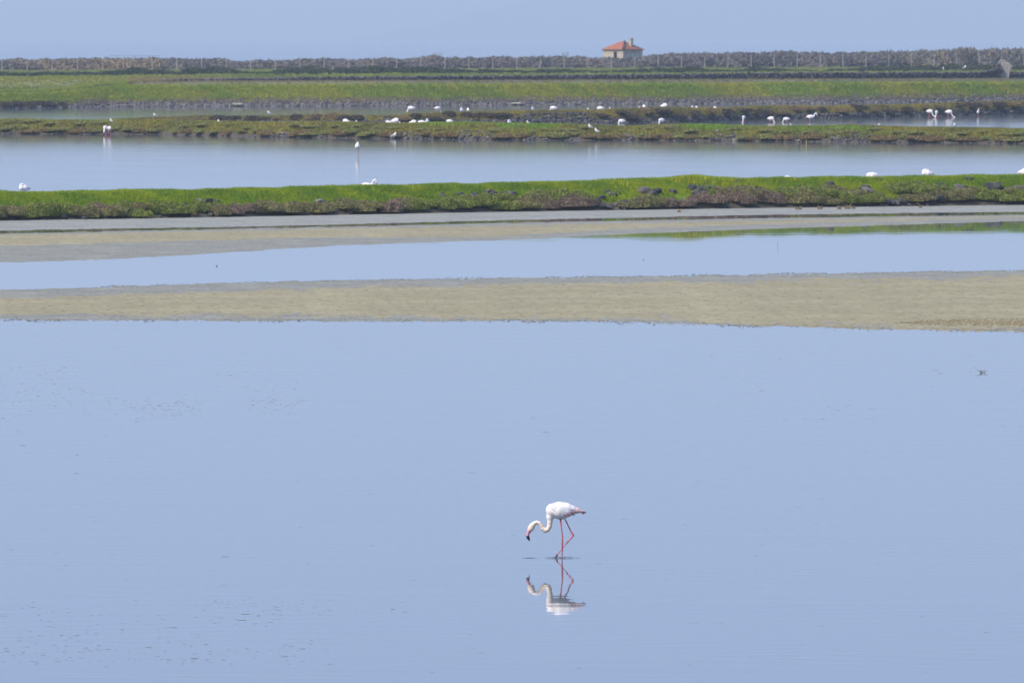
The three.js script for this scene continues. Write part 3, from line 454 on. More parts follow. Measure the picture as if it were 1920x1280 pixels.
// ------------------------------------------------------------------ small far things
{
  seed(500);
  const D = 1830, frame = thing('pipe_frame', 'thin pipe frame standing over the scrub at far left', 'pipe frame', atDist(252, 112, D)); frame.position.y = PLAT;
  const m = std([0.2, 0.2, 0.2], 0.7), topY = atDist(252, 104.3, D).y - PLAT, S = D / FOC;
  const bar = child('crossbar', new THREE.CylinderGeometry(0.045, 0.045, 96 * S, 6), m, frame); bar.rotation.z = Math.PI / 2; bar.position.y = topY;
  for (const q of [-46, 0, 46]) child('upright', new THREE.CylinderGeometry(q ? 0.04 : 0.09, q ? 0.04 : 0.09, topY, 6), m, frame).position.set(q * S, topY / 2, 0);
  const sapling = (px, py, w, label, s) => {
    seed(s); const DD = fenceD(px) + 60, p = atDist(px, py, DD), H = p.y - PLAT, t = thing('bare_sapling', label, 'tree', V(p.x, PLAT, -DD)); const tw = [];
    for (let k = 0; k < 26; k++) { const a = rr(0, 6.283), y = rr(0.35, 0.8) * H, e = V(Math.cos(a) * w * rr(0.3, 1), Math.min(H, y + rr(0.3, 1.2)), Math.sin(a) * w * 0.6); tw.push(new THREE.TubeGeometry(new THREE.QuadraticBezierCurve3(V(0, y * 0.8, 0), V(e.x * 0.4, y, e.z * 0.4), e), 4, 0.022, 4)); }
    const mt = std([0.2, 0.16, 0.13], 0.95); child('trunk', new THREE.CylinderGeometry(0.04, 0.08, H * 0.85, 6), mt, t).position.y = H * 0.42; child('crown', mergeGeometries(tw), mt, t);
  };
  sapling(820, 97, 1.3, 'bare thin sapling rising over the scrub left of the house', 501); sapling(1060, 96, 1.0, 'small bare sapling over the scrub close to the house', 502);
  const bush = part('shrub', shrubGeo(503, 900, 0.14, [0.15, 0.13, 0.10], [0.2, 0.18, 0.13], [0.11, 0.09, 0.08]), leafMat, scene); const bp = atDist(1812, 90, 1800); bush.position.set(bp.x, PLAT, bp.z); bush.scale.set(1.6, bp.y - PLAT, 1.4); tag(bush, 'pale domed bush standing above the scrub beyond the concrete block', 'shrub');
  const conc = std([0.46, 0.42, 0.34], 0.9);
  for (const [px, py, w, lab] of [[445, 194.6, 18, 'pale concrete slab at the water edge below the left of the embankment'], [968, 193.2, 18, 'pale concrete slab at the water edge below the middle of the embankment']]) {
    const DD = -onLevel(px, L.foot4(px)).z - 0.3, p = atDist(px, py, DD), S2 = DD / FOC, t = thing('concrete_slab', lab, 'concrete slab', V(p.x, 0, -DD));
    child('slab', new RoundedBoxGeometry(w * S2, 0.2, 1.0, 1, 0.03), conc, t).position.y = p.y; for (const q of [-0.42, 0.42]) child('support', new THREE.BoxGeometry(0.2, p.y + 0.2, 0.7), rockMats[0], t).position.set(q * w * S2, p.y / 2 - 0.2, 0);
  }
  const stake = (px, top, base, r, c, lab) => { const a = onLevel(px, base), p = atDist(px, top, -a.z), t = part('stake', new THREE.CylinderGeometry(r * 0.8, r, p.y + 0.35, 6), std(c, 0.9), scene); t.position.set(a.x, (p.y - 0.35) / 2, a.z); t.rotation.z = 0.02; tag(t, lab, 'stake'); };
  stake(1499, 266, 276, 0.045, [0.06, 0.055, 0.05], 'thin dark stake in the water before the middle dike'); stake(1512.5, 262, 274, 0.055, [0.4, 0.34, 0.16], 'thin yellowish stake in the water before the middle dike');
  // orange lump, dry seedlings on the wet mud, twigs in the water
  const of = part('float', rockGeo(510, 1), std([0.55, 0.27, 0.07], 0.7), scene); of.position.copy(dike1.at(362, 0.25)); of.scale.set(0.17, 0.13, 0.13); of.position.y += 0.06; tag(of, 'orange float washed up at the foot of the nearest dike', 'float');
  for (const [px, py, r, lab] of [[1274, 398.5, 0.16, 'single small brown dry plant on wet mud below the flowered grass hump'], [1500, 393.7, 0.2, null], [1494, 393.2, 0.15, null], [1538, 393.2, 0.22, null], [1574, 392.7, 0.2, null], [1590, 392.4, 0.24, null], [1601, 392.2, 0.16, null], [1727, 389.8, 0.17, 'single small brown dry plant on wet mud at right of the cluster']]) {
    const g = part('dry_plant', blades(26, 1, 0.16, 0.45, 0.6, 520 + px, [0.26, 0.20, 0.12], [0.33, 0.26, 0.16]), leafMat, scene); g.position.copy(onLevel(px, py)); g.position.y = 0.01; g.scale.set(r * 1.5, r * 1.25, r * 1.5); tag(g, lab ?? 'small brown dry plant in the cluster on wet mud before the nearest dike', 'plant', lab ? null : 'dry plants on the wet mud');
  }
  const twigs = (name, px, py, n, w, h, r, lab, s, cat) => { seed(s); const p = onLevel(px, py), tw = []; for (let k = 0; k < n; k++) { const a = rr(0, 6.283), q = rr(0.2, 1) * w, e = V(Math.cos(a) * q, rr(0.4, 1) * h, Math.sin(a) * q), b = V(rr(-0.3, 0.3) * w, -0.1, rr(-0.3, 0.3) * w); tw.push(new THREE.TubeGeometry(new THREE.QuadraticBezierCurve3(b, V((b.x + e.x) / 2, h * 0.9, (b.z + e.z) / 2), e), 5, r, 4)); } const t = part(name, mergeGeometries(tw), std([0.16, 0.15, 0.11], 0.9), scene); t.position.set(p.x, 0, p.z); tag(t, lab, cat); };
  twigs('twig_clump', 1843, 699, 20, 0.2, 0.1, 0.0032, 'sparse clump of dark twigs sticking out of the near pond', 530, 'plant');
  twigs('reed', 1459, 462, 3, 0.07, 0.34, 0.0035, 'single thin reed standing in the blue strip of water', 531, 'plant');
  twigs('reed', 1206, 487, 4, 0.1, 0.06, 0.008, 'small tangle of reed stalks lying low in the blue water strip', 532, 'plant');
  twigs('reed', 405, 499, 4, 0.1, 0.06, 0.008, 'low bit of reed in the left of the blue water strip', 533, 'plant');
}
// bits of weed afloat on the near pond
{
  const bit = mergeGeometries([[0, 0, 1, 0.3], [0.5, 0.2, 0.7, 0.2], [-0.7, -0.3, 0.6, 0.25]].map(([x, z, w, d]) => new THREE.SphereGeometry(1, 6, 4).scale(w, 0.16, d).translate(x, 0.02, z)));
  scatter('floating_weed', bit, std([0.11, 0.105, 0.08], 0.8), 1300, () => {
    const k = rnd(); let px, py;
    if (k < 0.34) { px = rr(-40, 480) + rr(0, 120); py = 735 + (rnd() + rnd() + rnd() - 1.5) * 62; } else if (k < 0.46) { px = rr(250, 640); py = 765 + rr(-14, 14) + noise(px * 0.02, 2) * 8; } else if (k < 0.62) { px = rr(1320, 1940); py = rr(640, 800); } else if (k < 0.84) { px = rr(-40, 620); py = rr(1120, 1245); } else { px = rr(-40, 1960); py = rr(640, 1270); }
    if (noise(px * 0.012, py * 0.03, 6) < -0.25) return null;
    return { at: onLevel(px, py), size: rr(0.006, 0.018) * (rnd() < 0.08 ? 1.8 : 1), wide: rr(0.8, 2.4), deep: rr(0.8, 1.6), turn: rr(-0.4, 0.4) };
  }, 541, 'tiny dark bits of weed floating on the near pond');
  scatter('shore_weed', pebbles[1], std([0.12, 0.115, 0.09], 0.9), 3600, () => { const a = rnd() < 0.55, px = rr(-100, 2020), py = (a ? L.mudA_near(px) + rr(-1, 1) * rr(0, 6) : L.mudA_far(px) + rr(-1, 1) * rr(0, 3)) + noise(px * 0.03, 1) * 2; return { at: onLevel(px, py, 0.004), size: rr(0.008, 0.028), wide: rr(1, 2.2), tall: 0.4 }; }, 542, 'specks of dark weed along the edges of the mud flat');
  scatter('shore_weed', pebbles[1], std([0.235, 0.195, 0.105], 0.9), 900, () => { const px = lerp(1680, 1990, Math.pow(rnd(), 0.7)), py = 604 + (rnd() + rnd() - 1) * 9 * step(1660, 1800, px); return { at: onLevel(px, py, 0.03), size: rr(0.015, 0.045), wide: rr(1, 2), tall: 0.4 }; }, 543, 'brown weed crust at the right end of the mud flat');
}

// ------------------------------------------------------------------ birds
// bones: [ax, ay, az, ra, bx, by, bz, rb, squash]; one skin over all of them
function skin(bones, box, N, k, colour) {
  const [x0, x1, y0, y1, z0, z1] = box, mc = new MarchingCubes(N, new THREE.MeshBasicMaterial(), false, false, 200000), half = N / 2, f = mc.field;
  const B = bones.map((b) => { const [ax, ay, az, ra, bx, by, bz, rb, sq = 1] = b, dx = bx - ax, dy = by - ay, dz = bz - az; return [ax, ay, az, ra, dx, dy, dz, rb - ra, 1 / (dx * dx + dy * dy + dz * dz + 1e-9), sq]; });
  const dist = (x, y, z) => { let d = 1e3; for (const b of B) { const px = x - b[0], py = y - b[1], pz = (z - b[2]); const t = clamp((px * b[4] + py * b[5] + pz * b[6]) * b[8]), ex = px - b[4] * t, ey = py - b[5] * t, ez = (pz - b[6] * t) / b[9], q = Math.sqrt(ex * ex + ey * ey + ez * ez) - b[3] - b[7] * t, h = Math.max(k - Math.abs(d - q), 0) / k; d = Math.min(d, q) - h * h * k * 0.25; } return d; };
  for (let z = 0; z < N; z++) for (let y = 0; y < N; y++) for (let x = 0; x < N; x++) f[(z * N + y) * N + x] = -dist(lerp(x0, x1, x / N), lerp(y0, y1, y / N), lerp(z0, z1, z / N));
  mc.isolation = 0; mc.update();
  const n = mc.count, p = mc.positionArray, pos = new Float32Array(n * 3);
  for (let i = 0; i < n; i++) { pos[i * 3] = lerp(x0, x1, (p[i * 3] + 1) / 2); pos[i * 3 + 1] = lerp(y0, y1, (p[i * 3 + 1] + 1) / 2); pos[i * 3 + 2] = lerp(z0, z1, (p[i * 3 + 2] + 1) / 2); }
  let g = new THREE.BufferGeometry(); g.setAttribute('position', new THREE.BufferAttribute(pos, 3)); g = mergeVertices(g, 1e-4); g.computeVertexNormals();
  const q = g.attributes.position, col = []; for (let i = 0; i < q.count; i++) col.push(...colour(q.getX(i), q.getY(i), q.getZ(i))); g.setAttribute('color', new THREE.Float32BufferAttribute(col, 3));
  return g;
}
const tube = (pts, radii, seg = 8) => { // a tube whose thickness changes along its length
  const c = new THREE.CatmullRomCurve3(pts.map((p) => V(...p))), n = pts.length * 6, g = new THREE.TubeGeometry(c, n, 1, seg), p = g.attributes.position, at = c.getSpacedPoints(n);
  for (let i = 0; i <= n; i++) { const t = i / n * (radii.length - 1), k = Math.min(radii.length - 2, Math.floor(t)), r = lerp(radii[k], radii[k + 1], t - k); for (let j = 0; j <= seg; j++) { const m = i * (seg + 1) + j; p.setXYZ(m, at[i].x + (p.getX(m) - at[i].x) * r, at[i].y + (p.getY(m) - at[i].y) * r, at[i].z + (p.getZ(m) - at[i].z) * r); } }
  g.computeVertexNormals(); return g;
};
const plume = tinted(0.75), legMat = std([0.52, 0.13, 0.16], 0.6), billPink = std([0.62, 0.30, 0.36], 0.5), black = std([0.018, 0.016, 0.022], 0.4), redFeather = std([0.56, 0.17, 0.17], 0.7), footMat = std([0.10, 0.045, 0.05], 0.6), eyeMat = std([0.5, 0.35, 0.1], 0.3);
const WHITE = [0.79, 0.755, 0.73], CREAM = [0.74, 0.62, 0.50];
{ // the feeding flamingo in the near pond
  const foot = onLevel(1054, 1046), S = Math.hypot(foot.x, foot.y - EYE, foot.z) / FOC;
  const Z = (zx, zy) => [((970 + zx / 9.143) - 1054) * S, (1046 - (925 + zy / 9.143)) * S];     // measured outline, in metres from the standing foot
  const fl = thing('flamingo', 'feeding flamingo with white plumage and pink legs, alone in the near pond', 'flamingo', foot, 0);
  const bone = (a, ra, b, rb, sq = 1, za = 0, zb = 0) => { const [ax, ay] = Z(...a), [bx, by] = Z(...b), u = S / 9.143; return [ax, ay, za, ra * u, bx, by, zb, rb * u, sq]; };
  const bones = [bone([605, 285], 115, [715, 290], 148, 0.88), bone([715, 290], 148, [830, 285], 128, 0.86), bone([830, 285], 128, [930, 285], 82, 0.8), bone([930, 285], 82, [1030, 290], 46, 0.75), bone([1030, 290], 46, [1110, 305], 22, 0.8),
    bone([600, 320], 105, [562, 400], 62, 0.9), bone([562, 400], 60, [560, 490], 41), bone([560, 490], 41, [551, 565], 38), bone([551, 565], 38, [520, 618], 37), bone([520, 618], 37, [478, 632], 36), bone([478, 632], 36, [436, 602], 33), bone([436, 602], 33, [408, 552], 30), bone([408, 552], 30, [378, 512], 29), bone([378, 512], 29, [335, 494], 28), bone([335, 494], 28, [292, 512], 31), bone([292, 512], 32, [258, 550], 45), bone([258, 550], 47, [234, 595], 52, 0.8), bone([234, 595], 51, [210, 630], 38, 0.8), bone([745, 415], 40, [742, 455], 16), bone([800, 405], 38, [825, 450], 15)];
  const xs = [Z(130, 0)[0], Z(1190, 0)[0]], ys = [Z(0, 760)[1], Z(0, 110)[1]];
  const neckX = Z(600, 0)[0], neckY = Z(0, 430)[1];
  child('body', skin(bones, [...xs, ...ys, -0.21, 0.21], 128, 0.02, (x, y, z) => { const n = step(neckY + 0.02, neckY - 0.12, y), p = step(Z(900, 0)[0], Z(1080, 0)[0], x), k = 1 + 0.05 * fbm(x * 40, y * 90, z * 40, 3); return mixc(mixc(WHITE, CREAM, n), [0.60, 0.30, 0.29], p * 0.75).map((c) => c * k); }), plume, fl);
  // bill: pink, bent in the middle, with a black hooked tip
  const q = (zx, zy, z = 0) => [...Z(zx, zy), z], u = S / 9.143;
  const bill = child('bill', tube([q(208, 628), q(190, 668), q(180, 705), q(180, 728)], [39 * u, 35 * u, 29 * u, 27 * u], 10), billPink, fl);
  child('bill_tip', tube([q(178, 722), q(183, 748), q(197, 780), q(214, 816)], [28 * u, 29 * u, 19 * u, 3 * u], 10), black, bill);
  for (const s of [-1, 1]) { const e = child('eye', new THREE.SphereGeometry(0.007, 8, 6), eyeMat, fl), p = q(222, 598, s * 0.037); e.position.set(...p); child('pupil', new THREE.SphereGeometry(0.0045, 6, 5), black, e).position.set(0, 0, s * 0.004); }
  // legs: the straight standing one, and the bent one just leaving the water
  const lz = 0.035, leg1 = child('leg', tube([q(738, 435, lz), q(752, 560, lz), q(768, 690, lz), q(774, 750, lz), q(771, 800, lz), q(768, 950, lz), [-0.003, 0.0, lz], [-0.003, -0.34, lz]], [15 * u, 11 * u, 12 * u, 19 * u, 12 * u, 8 * u, 8 * u, 8 * u]), legMat, fl);
  const toeGeo = (o, dirs) => mergeGeometries([...dirs.map(([x, y, z]) => tube([o, [o[0] + x * 0.5, o[1] + y * 0.5 + 0.004, o[2] + z * 0.5], [o[0] + x, o[1] + y, o[2] + z]], [0.010, 0.008, 0.004], 6)), (() => { const pos = []; for (let k = 0; k < dirs.length - 1; k++) pos.push(...o, o[0] + dirs[k][0] * 0.8, o[1] + dirs[k][1] * 0.8, o[2] + dirs[k][2] * 0.8, o[0] + dirs[k + 1][0] * 0.8, o[1] + dirs[k + 1][1] * 0.8, o[2] + dirs[k + 1][2] * 0.8); const g = mesh3(pos, null, Array(pos.length / 3 * 2).fill(0)); g.setIndex([...Array(pos.length / 3).keys()]); return g; })()]);
  child('foot', toeGeo([-0.003, -0.335, lz], [[-0.07, -0.01, -0.045], [-0.09, -0.01, 0], [-0.07, -0.01, 0.045]]), footMat, leg1);
  const leg2 = child('leg', tube([q(812, 425, -lz), q(860, 525, -lz), q(925, 660, -lz), q(958, 718, -lz), q(935, 750, -lz), q(850, 850, -lz), q(760, 955, -lz), q(690, 1040, -lz)], [15 * u, 10.5 * u, 11 * u, 17 * u, 12 * u, 8 * u, 8 * u, 9 * u]), legMat, fl);
  child('foot', mergeGeometries([tube([q(690, 1038, -lz), q(676, 1066, -lz), q(664, 1088, -lz)], [12 * u, 17 * u, 20 * u], 8), toeGeo(q(668, 1085, -lz), [[-0.035, -0.03, -0.02], [0.005, -0.06, 0.0], [-0.01, -0.045, 0.025]])]), footMat, leg2);
  // loose plumes over back and flank, and the red edge of the folded wing
  const featherAt = (zx, zy, len, wid, ang, side, lift = 0) => { const [x, y] = Z(zx, zy), [cx, cy] = Z(725, 290), rx = 215 * u, ry = 150 * u, w = clamp(1 - ((x - cx) / rx / 1.25) ** 2 - ((y - cy) / ry) ** 2, 0.02, 1), z = side * (0.128 * Math.sqrt(w) + lift); const g = new THREE.SphereGeometry(1, 10, 6).scale(len * u, wid * u, 0.007); g.rotateY(side * (x - cx) * 0.9); g.rotateX(-side * clamp((y - cy) / ry, -0.8, 0.95) * 0.9); g.rotateZ(-ang); g.translate(x, y, z); return g; };
  for (const s of [-1, 1]) {
    seed(600 + s); const list = [];
    for (let k = 0; k < 34; k++) { const t = rnd(), w = rnd(); list.push(featherAt(lerp(600, 940, t) + rr(-10, 10), lerp(215, 375, w) + 35 * Math.sin(t * 3.14) * (0.5 - w), rr(42, 75), rr(8, 14), lerp(0.75, 0.18, t) + rr(-0.12, 0.12), s, 0.002)); }
    const wing = child('wing', mergeGeometries(list), std([0.70, 0.68, 0.66], 0.8), fl);
    child('wing_edge', mergeGeometries([featherAt(850, 348, 66, 9, 0.1, s, 0.012), featherAt(905, 366, 44, 7, -0.3, s, 0.010), featherAt(960, 318, 46, 13, -0.1, s, 0.016)]), redFeather, wing);
  }
  for (const s of [-1, 1]) child('flight_feather', mergeGeometries([featherAt(930, 352, 40, 6, 0.05, s, 0.012), featherAt(1000, 318, 40, 6, 0.2, s, 0.02)]), black, fl);
  const tail = []; seed(605); for (let k = 0; k < 11; k++) { const zx = rr(985, 1085), g = new THREE.SphereGeometry(1, 10, 6).scale(rr(70, 96) * u, rr(11, 17) * u, 0.008); g.rotateZ(-0.42 + rr(-0.16, 0.12)); const [x, y] = Z(zx, 268 + (zx - 985) * 0.32 + rr(-14, 18)); g.translate(x, y, rr(-0.045, 0.045)); tail.push(g); }
  const tl = child('tail', mergeGeometries(tail), std([0.52, 0.22, 0.22], 0.7), fl);
  const tips = []; for (let k = 0; k < 4; k++) { const g = new THREE.SphereGeometry(1, 8, 5).scale(48 * u, 9 * u, 0.007); g.rotateZ(-0.42 + 0.1 * k - 0.1); g.translate(...Z(1135, 318 - k * 5), -0.03 + k * 0.02); tips.push(g); }
  child('tail_tip', mergeGeometries(tips), std([0.33, 0.33, 0.36], 0.7), tl);
  // rings on the water where the legs stand and where the bill drips
  const rings = []; const ring = (px, py, r, h, arc = 6.283, st = 0) => { const p = onLevel(px, py); rings.push(new THREE.TorusGeometry(r, h * 2.2, 6, 40, arc).rotateX(Math.PI / 2).scale(1, 0.35, 1).rotateY(st).translate(p.x, 0, p.z)); };
  ring(993, 1046, 0.07, 0.005); ring(993, 1046, 0.14, 0.004); ring(1054, 1046, 0.06, 0.006); ring(1054, 1046, 0.2, 0.005); ring(1054, 1046, 0.33, 0.004); ring(1041, 1047, 0.07, 0.006); ring(1041, 1047, 0.16, 0.004);
  tag(part('ripples', mergeGeometries(rings), new THREE.MeshPhysicalMaterial({ color: new THREE.Color().setRGB(0.10, 0.115, 0.125), roughness: 0.08, ior: 1.333 }), scene), 'small rings on the water round the feeding flamingo', null, null, 'stuff');
}
// the flock far behind: a few poses, each built once
const legTube = (x0, y0, x1, y1, x2, y2, z) => tube([[x0, y0, z], [x1, y1, z], [x2, y2, z], [x2, y2 - 0.3, z]], [0.017, 0.018, 0.013, 0.013], 6);
function flamingoProto(pose) {                              // faces -x, feet at y = 0, middle of the body at y = 0.86
  const g = new THREE.Group(), y = 0.86; g.name = 'flamingo';
  const body = [[-0.16, y + 0.02, 0, 0.135, 0.02, y, 0, 0.165, 0.9], [0.02, y, 0, 0.165, 0.18, y + 0.01, 0, 0.11, 0.85], [0.18, y + 0.01, 0, 0.1, 0.36, y - 0.02, 0, 0.03, 0.8]];
  const chain = (pts, r) => { for (let k = 0; k < pts.length - 1; k++) body.push([...pts[k], 0, r[k], ...pts[k + 1], 0, r[k + 1]]); };
  let bill;
  if (pose === 'feed') { chain([[-0.2, y - 0.02], [-0.26, y - 0.2], [-0.34, y - 0.38], [-0.46, y - 0.42], [-0.55, y - 0.52]], [0.09, 0.045, 0.035, 0.035, 0.05]); bill = [[-0.56, y - 0.55, 0], [-0.6, y - 0.62, 0], [-0.58, y - 0.68, 0]]; }
  else if (pose === 'sleep') { chain([[-0.2, y + 0.04], [-0.23, y + 0.16], [-0.12, y + 0.21], [0.02, y + 0.17]], [0.1, 0.05, 0.045, 0.06]); bill = [[0.02, y + 0.16, 0.04], [0.08, y + 0.13, 0.06], [0.1, y + 0.1, 0.06]]; }
  else if (pose === 'arch') { chain([[-0.2, y + 0.02], [-0.32, y + 0.08], [-0.38, y + 0.26], [-0.47, y + 0.32], [-0.54, y + 0.2]], [0.09, 0.05, 0.04, 0.04, 0.055]); bill = [[-0.55, y + 0.18, 0], [-0.57, y + 0.08, 0], [-0.54, y + 0.02, 0]]; }
  else { chain([[-0.2, y + 0.02], [-0.27, y - 0.1], [-0.32, y - 0.24], [-0.37, y - 0.32]], [0.09, 0.05, 0.045, 0.055]); bill = [[-0.37, y - 0.34, 0], [-0.4, y - 0.42, 0], [-0.38, y - 0.47, 0]]; }
  child('body', skin(body, [-0.68, 0.42, y - 0.6, y + 0.5, -0.22, 0.22], 40, 0.05, (x, yy) => mixc(WHITE, [0.75, 0.48, 0.46], 0.7 * step(0.16, 0.34, x) + 0.25 * step(y - 0.25, y - 0.5, yy))), plume, g);
  const b = child('bill', tube(bill, [0.035, 0.03, 0.008], 6), billPink, g); child('bill_tip', tube([bill[1].map((v, i) => lerp(v, bill[2][i], 0.2)), bill[2]], [0.031, 0.01], 6), black, b);
  child('leg', legTube(0.02, y - 0.12, 0.03, y - 0.45, 0.02, 0, 0.05), legMat, g);
  if (pose !== 'sleep') child('leg', legTube(0.06, y - 0.12, 0.09, y - 0.45, 0.05, 0, -0.05), legMat, g);
  return g;
}
function gullProto() {                                      // faces -x, feet at y = 0
  const g = new THREE.Group(); g.name = 'gull';
  child('body', skin([[-0.09, 0.33, 0, 0.085, 0.06, 0.25, 0, 0.09, 0.9], [0.06, 0.25, 0, 0.085, 0.24, 0.2, 0, 0.03, 0.8], [-0.1, 0.36, 0, 0.07, -0.13, 0.47, 0, 0.062]], [-0.26, 0.3, 0.1, 0.56, -0.14, 0.14], 28, 0.04, () => [0.84, 0.82, 0.8]), plume, g);
  for (const s of [-1, 1]) child('wing', new THREE.SphereGeometry(1, 8, 6).scale(0.17, 0.055, 0.018).rotateZ(-0.38).translate(0.09, 0.27, s * 0.078), std([0.36, 0.37, 0.4], 0.8), g);
  child('bill', new THREE.ConeGeometry(0.018, 0.08, 6).rotateZ(Math.PI / 2).translate(-0.22, 0.465, 0), std([0.6, 0.4, 0.08], 0.5), g);
  for (const s of [-1, 1]) child('leg', new THREE.CylinderGeometry(0.009, 0.009, 0.2, 5).translate(0, 0.1, s * 0.035), std([0.5, 0.3, 0.2], 0.6), g);
  return g;
}
const protos = { feed: flamingoProto('feed'), sleep: flamingoProto('sleep'), arch: flamingoProto('arch'), drink: flamingoProto('drink'), gull: gullProto() };
// px, py: where the middle of the body stands in the frame; row: its waterline, or null for one standing in shallow water hidden by a bank
function flamingo(pose, px, py, row, size, turn, label) {
  size *= 1.16;
  const g = protos[pose].clone(); g.name = numbered('flamingo'); let D;
  if (row) D = -onLevel(px, row).z; else { const t = (py - HORIZON) / FOC; D = (EYE - (0.86 * size - 0.1)) / t; }
  const p = atDist(px, py, D); g.position.set(p.x, p.y - 0.86 * size, p.z); g.scale.setScalar(size); g.rotation.y = turn; scene.add(g); tag(g, label, 'flamingo', 'flamingos of the far flock');
}
const Lf = 0, Rt = Math.PI, FR = 1.3, BK = -1.3;
for (const a of [
  ['drink', 771, 202.5, null, 1.2, Lf, 'flamingo in the far pond, well left of the others below the stone facing'],
  ['drink', 820, 203, null, 1.15, Rt + 0.5, 'pinkish grey flamingo in the far pond with neck lowered, second in that row'],
  ['sleep', 866, 206.5, null, 1.15, FR, 'white flamingo of a close pair by the far pond, the larger'],
  ['sleep', 877.5, 206, null, 0.9, BK, 'pinkish flamingo of a close pair by the far pond, the smaller'],
  ['sleep', 999, 204, null, 0.9, FR, 'lone small flamingo just right of the pale slab in the far pond'],
  ['drink', 1038, 202.5, null, 1.2, Lf, 'flamingo with pinkish front in the far pond above the dark stone heap'],
  ['sleep', 1103, 205, null, 0.75, FR, 'tiny half hidden flamingo at the right end of the dark stone heap'],
  ['drink', 1126, 203, null, 1.2, Lf, 'flamingo in the far pond between two tiny ones'],
  ['sleep', 1144, 203.5, null, 0.7, FR, 'tiny flamingo in the far pond between single and paired birds'],
  ['sleep', 1200, 202.5, null, 0.85, FR, 'smaller flamingo of a pair close together right of centre in the far pond'],
  ['sleep', 1208, 201, null, 1.1, BK, 'larger flamingo of a pair close together right of centre in the far pond'],
  ['sleep', 1245, 198.5, null, 1.2, Rt, 'flamingo resting over a dark shrub mound at the far pond'],
  ['sleep', 1299, 202, null, 1.0, FR, 'upright oval flamingo, left one of twins on the shrubby dike'],
  ['sleep', 1306.5, 203, null, 1.0, BK, 'upright oval flamingo, right one of twins on the shrubby dike'],
  ['sleep', 1342, 203, null, 0.8, Lf, 'small lone flamingo, last to the right in the far pond'],
  ['sleep', 649.5, 228.5, null, 1.1, Lf, 'flamingo behind the middle dike, first at left of that row'],
  ['sleep', 668.5, 230, null, 0.9, FR, 'small round flamingo behind the middle dike, second in that row'],
  ['sleep', 729, 231, null, 1.0, Lf, 'lower flamingo of an overlapping pair behind the middle dike'],
  ['sleep', 740, 227, null, 1.15, Rt, 'upper rosy flamingo of an overlapping pair behind the middle dike'],
  ['sleep', 773.5, 230.5, null, 1.1, Rt, 'flamingo shaded at its right behind the middle dike, left of a pair'],
  ['drink', 791, 230, null, 1.2, Lf, 'big white flamingo leaning left in the pair behind the middle dike'],
  ['sleep', 801.5, 227.5, null, 1.05, FR, 'flamingo with a visible leg beside the leaning one behind the middle dike'],
  ['drink', 843, 227.5, null, 1.0, Lf, 'flamingo with head out to the left, alone behind the middle dike'],
  ['sleep', 955, 229, null, 1.0, FR, 'lone upright flamingo behind the green top of the middle dike'],
  ['drink', 197, 239.5, 254, 1.1, FR, 'left flamingo of the pair wading at the foot of the middle dike'],
  ['drink', 204.5, 240.5, 254, 1.1, BK, 'right flamingo of the pair wading at the foot of the middle dike'],
  ['sleep', 670, 274, 291.5, 1.15, FR + 0.4, 'flamingo on one leg in open water behind the nearest dike'],
  ['feed', 1166, 227, 231.5, 1.15, Lf + 0.2, 'greyish flamingo feeding in the narrow channel, first at left'],
  ['feed', 1241, 225.5, 232, 1.2, Lf + 0.7, 'white flamingo feeding head down in the narrow channel, second from left'],
  ['feed', 1395, 220, 230, 1.0, FR, 'flamingo facing the viewer with pink reflection in the channel'],
  ['feed', 1446, 222, 229.5, 1.1, Rt - 0.4, 'round flamingo in the channel between two others at right of centre'],
  ['drink', 1475, 223, 230, 1.0, Lf, 'flamingo in the channel with a small white bird before it'],
  ['arch', 1520, 219, 228.5, 1.2, Rt, 'tallest flamingo in the channel with its neck raised'],
  ['feed', 1744, 208.5, 220.5, 1.15, Rt - 0.5, 'first from left of four flamingos wading by the dark bank'],
  ['feed', 1757, 210, 221, 1.0, FR, 'second from left of four flamingos wading by the dark bank, the slimmest'],
  ['feed', 1780, 209.5, 220, 1.2, Rt - 0.3, 'third from left of four flamingos wading by the dark bank, broad bodied'],
  ['arch', 1835, 210, 219, 1.0, FR + 0.3, 'last to the right of four flamingos wading by the dark bank'],
  ['sleep', 45, 353, 381, 1.0, Lf + 0.6, 'flamingo with pink tail showing over the left end of the nearest dike'],
  ['arch', 686, 348.5, 376, 1.0, Rt, 'flamingo with arched neck peeping over the nearest dike'],
  ['sleep', 1271, 340.5, 366, 0.9, Lf, 'only the white back of a flamingo beside the flowered hump'],
  ['sleep', 1480, 337, 362, 0.9, Lf, 'top of a sleeping flamingo just over the grass of the nearest dike'],
  ['drink', 1636, 329, 358, 1.05, Lf, 'white flamingo leaning left behind the nearest dike, head hidden'],
  ['sleep', 1740, 325.5, 356, 1.05, Lf + 0.2, 'flamingo with folded neck and pink rear above the nearest dike'],
  ['sleep', 1921, 323, 354, 1.0, Rt, 'flamingo cut by the right border of the photograph behind the nearest dike'],
]) flamingo(...a);
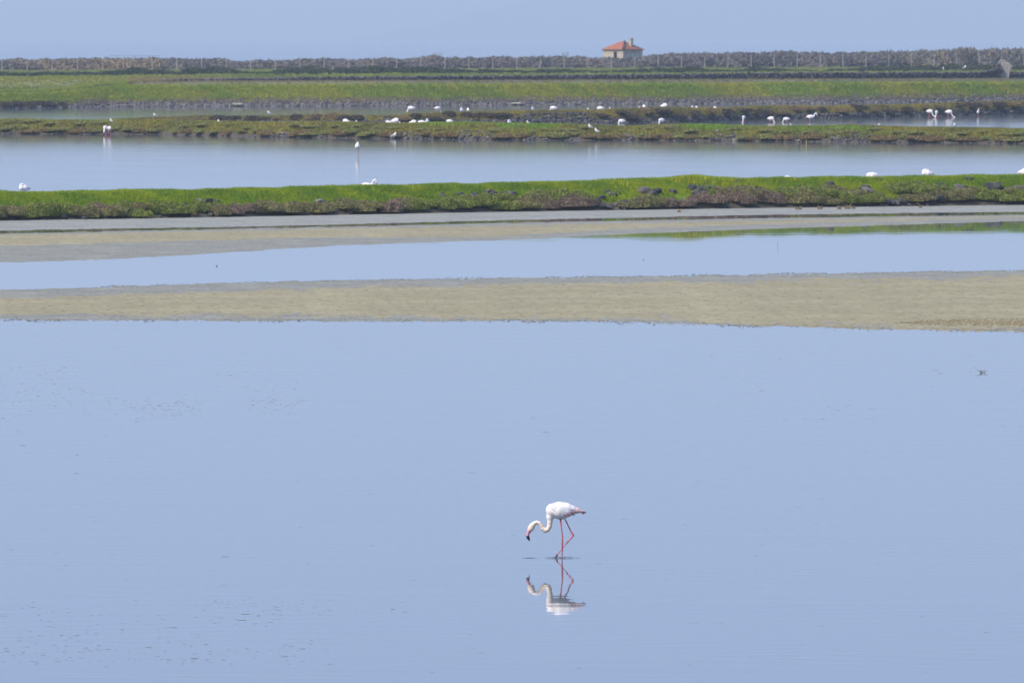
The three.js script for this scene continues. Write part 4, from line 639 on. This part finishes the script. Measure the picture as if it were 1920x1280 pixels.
function gull(px, feet, D, size, turn, label, cat = 'gull') { const g = protos.gull.clone(); g.name = numbered('gull'); const p = atDist(px, feet, D); g.position.copy(p); g.scale.setScalar(size); g.rotation.y = turn; scene.add(g); tag(g, label, cat, 'gulls about the ponds'); }
const dist = (f, px, s) => -onLevel(px, f(px)).z + s;
for (const a of [
  [209.5, 233, dist(L.foot2, 209, 3.5), 1.1, 0.2, 'gull on top of the middle dike just above the wading pair'],
  [290.5, 221.5, dist(L.foot3, 290, 3.0), 1.15, 0.2, 'upright gull on the tip of the shrubby dike at left'],
  [505, 217.5, dist(L.foot3, 505, 3.4), 1.15, 0.2, 'upright gull on the shrubby dike, alone left of centre'],
  [411, 233.5, dist(L.foot2, 411, 4), 1.0, 0.1, 'white gull sitting low on the middle dike at left'],
  [1108, 246, dist(L.foot2, 1108, 2.8), 1.35, 0.3, 'white gull with grey back on the slope of the middle dike'],
  [1120, 252.5, dist(L.foot2, 1120, 1.7), 1.2, -0.2, 'bright white gull low on the middle dike beside another'],
  [738, 261, dist(L.foot2, 738, -1.5), 1.3, Math.PI, 'white gull with dark wing afloat at the foot of the middle dike'],
  [1484, 238.5, 905, 0.8, 0.4, 'tiny white gull afloat before a flamingo in the channel'],
  [1412.5, 241.5, 880, 0.8, 0.4, 'tiny white gull at the water edge behind the middle dike'],
  [1650, 238.8, 900, 0.8, 0.4, 'tiny white gull afloat, far from others in the channel'],
  [1791, 243, dist(L.foot2, 1790, 4.5), 1.2, 1.4, 'round white gull on top of the middle dike among dark lumps'],
  [751, 235.5, dist(L.foot2, 751, 5), 0.8, 0.2, 'tiny gull low in the grass behind the middle dike'],
  [991, 235, dist(L.foot2, 991, 5), 0.9, 0.2, 'small pale gull below the dark stone heap'],
  [1770, 133.5, dist(L.foot4, 1770, 13), 1.25, 1.2, 'gull on the stone wall, the farther from the concrete block'],
  [1809, 131, dist(L.foot4, 1809, 13), 1.35, Math.PI, 'gull on the stone wall close to the concrete block'],
]) gull(...a);

renderer.render(scene, camera);
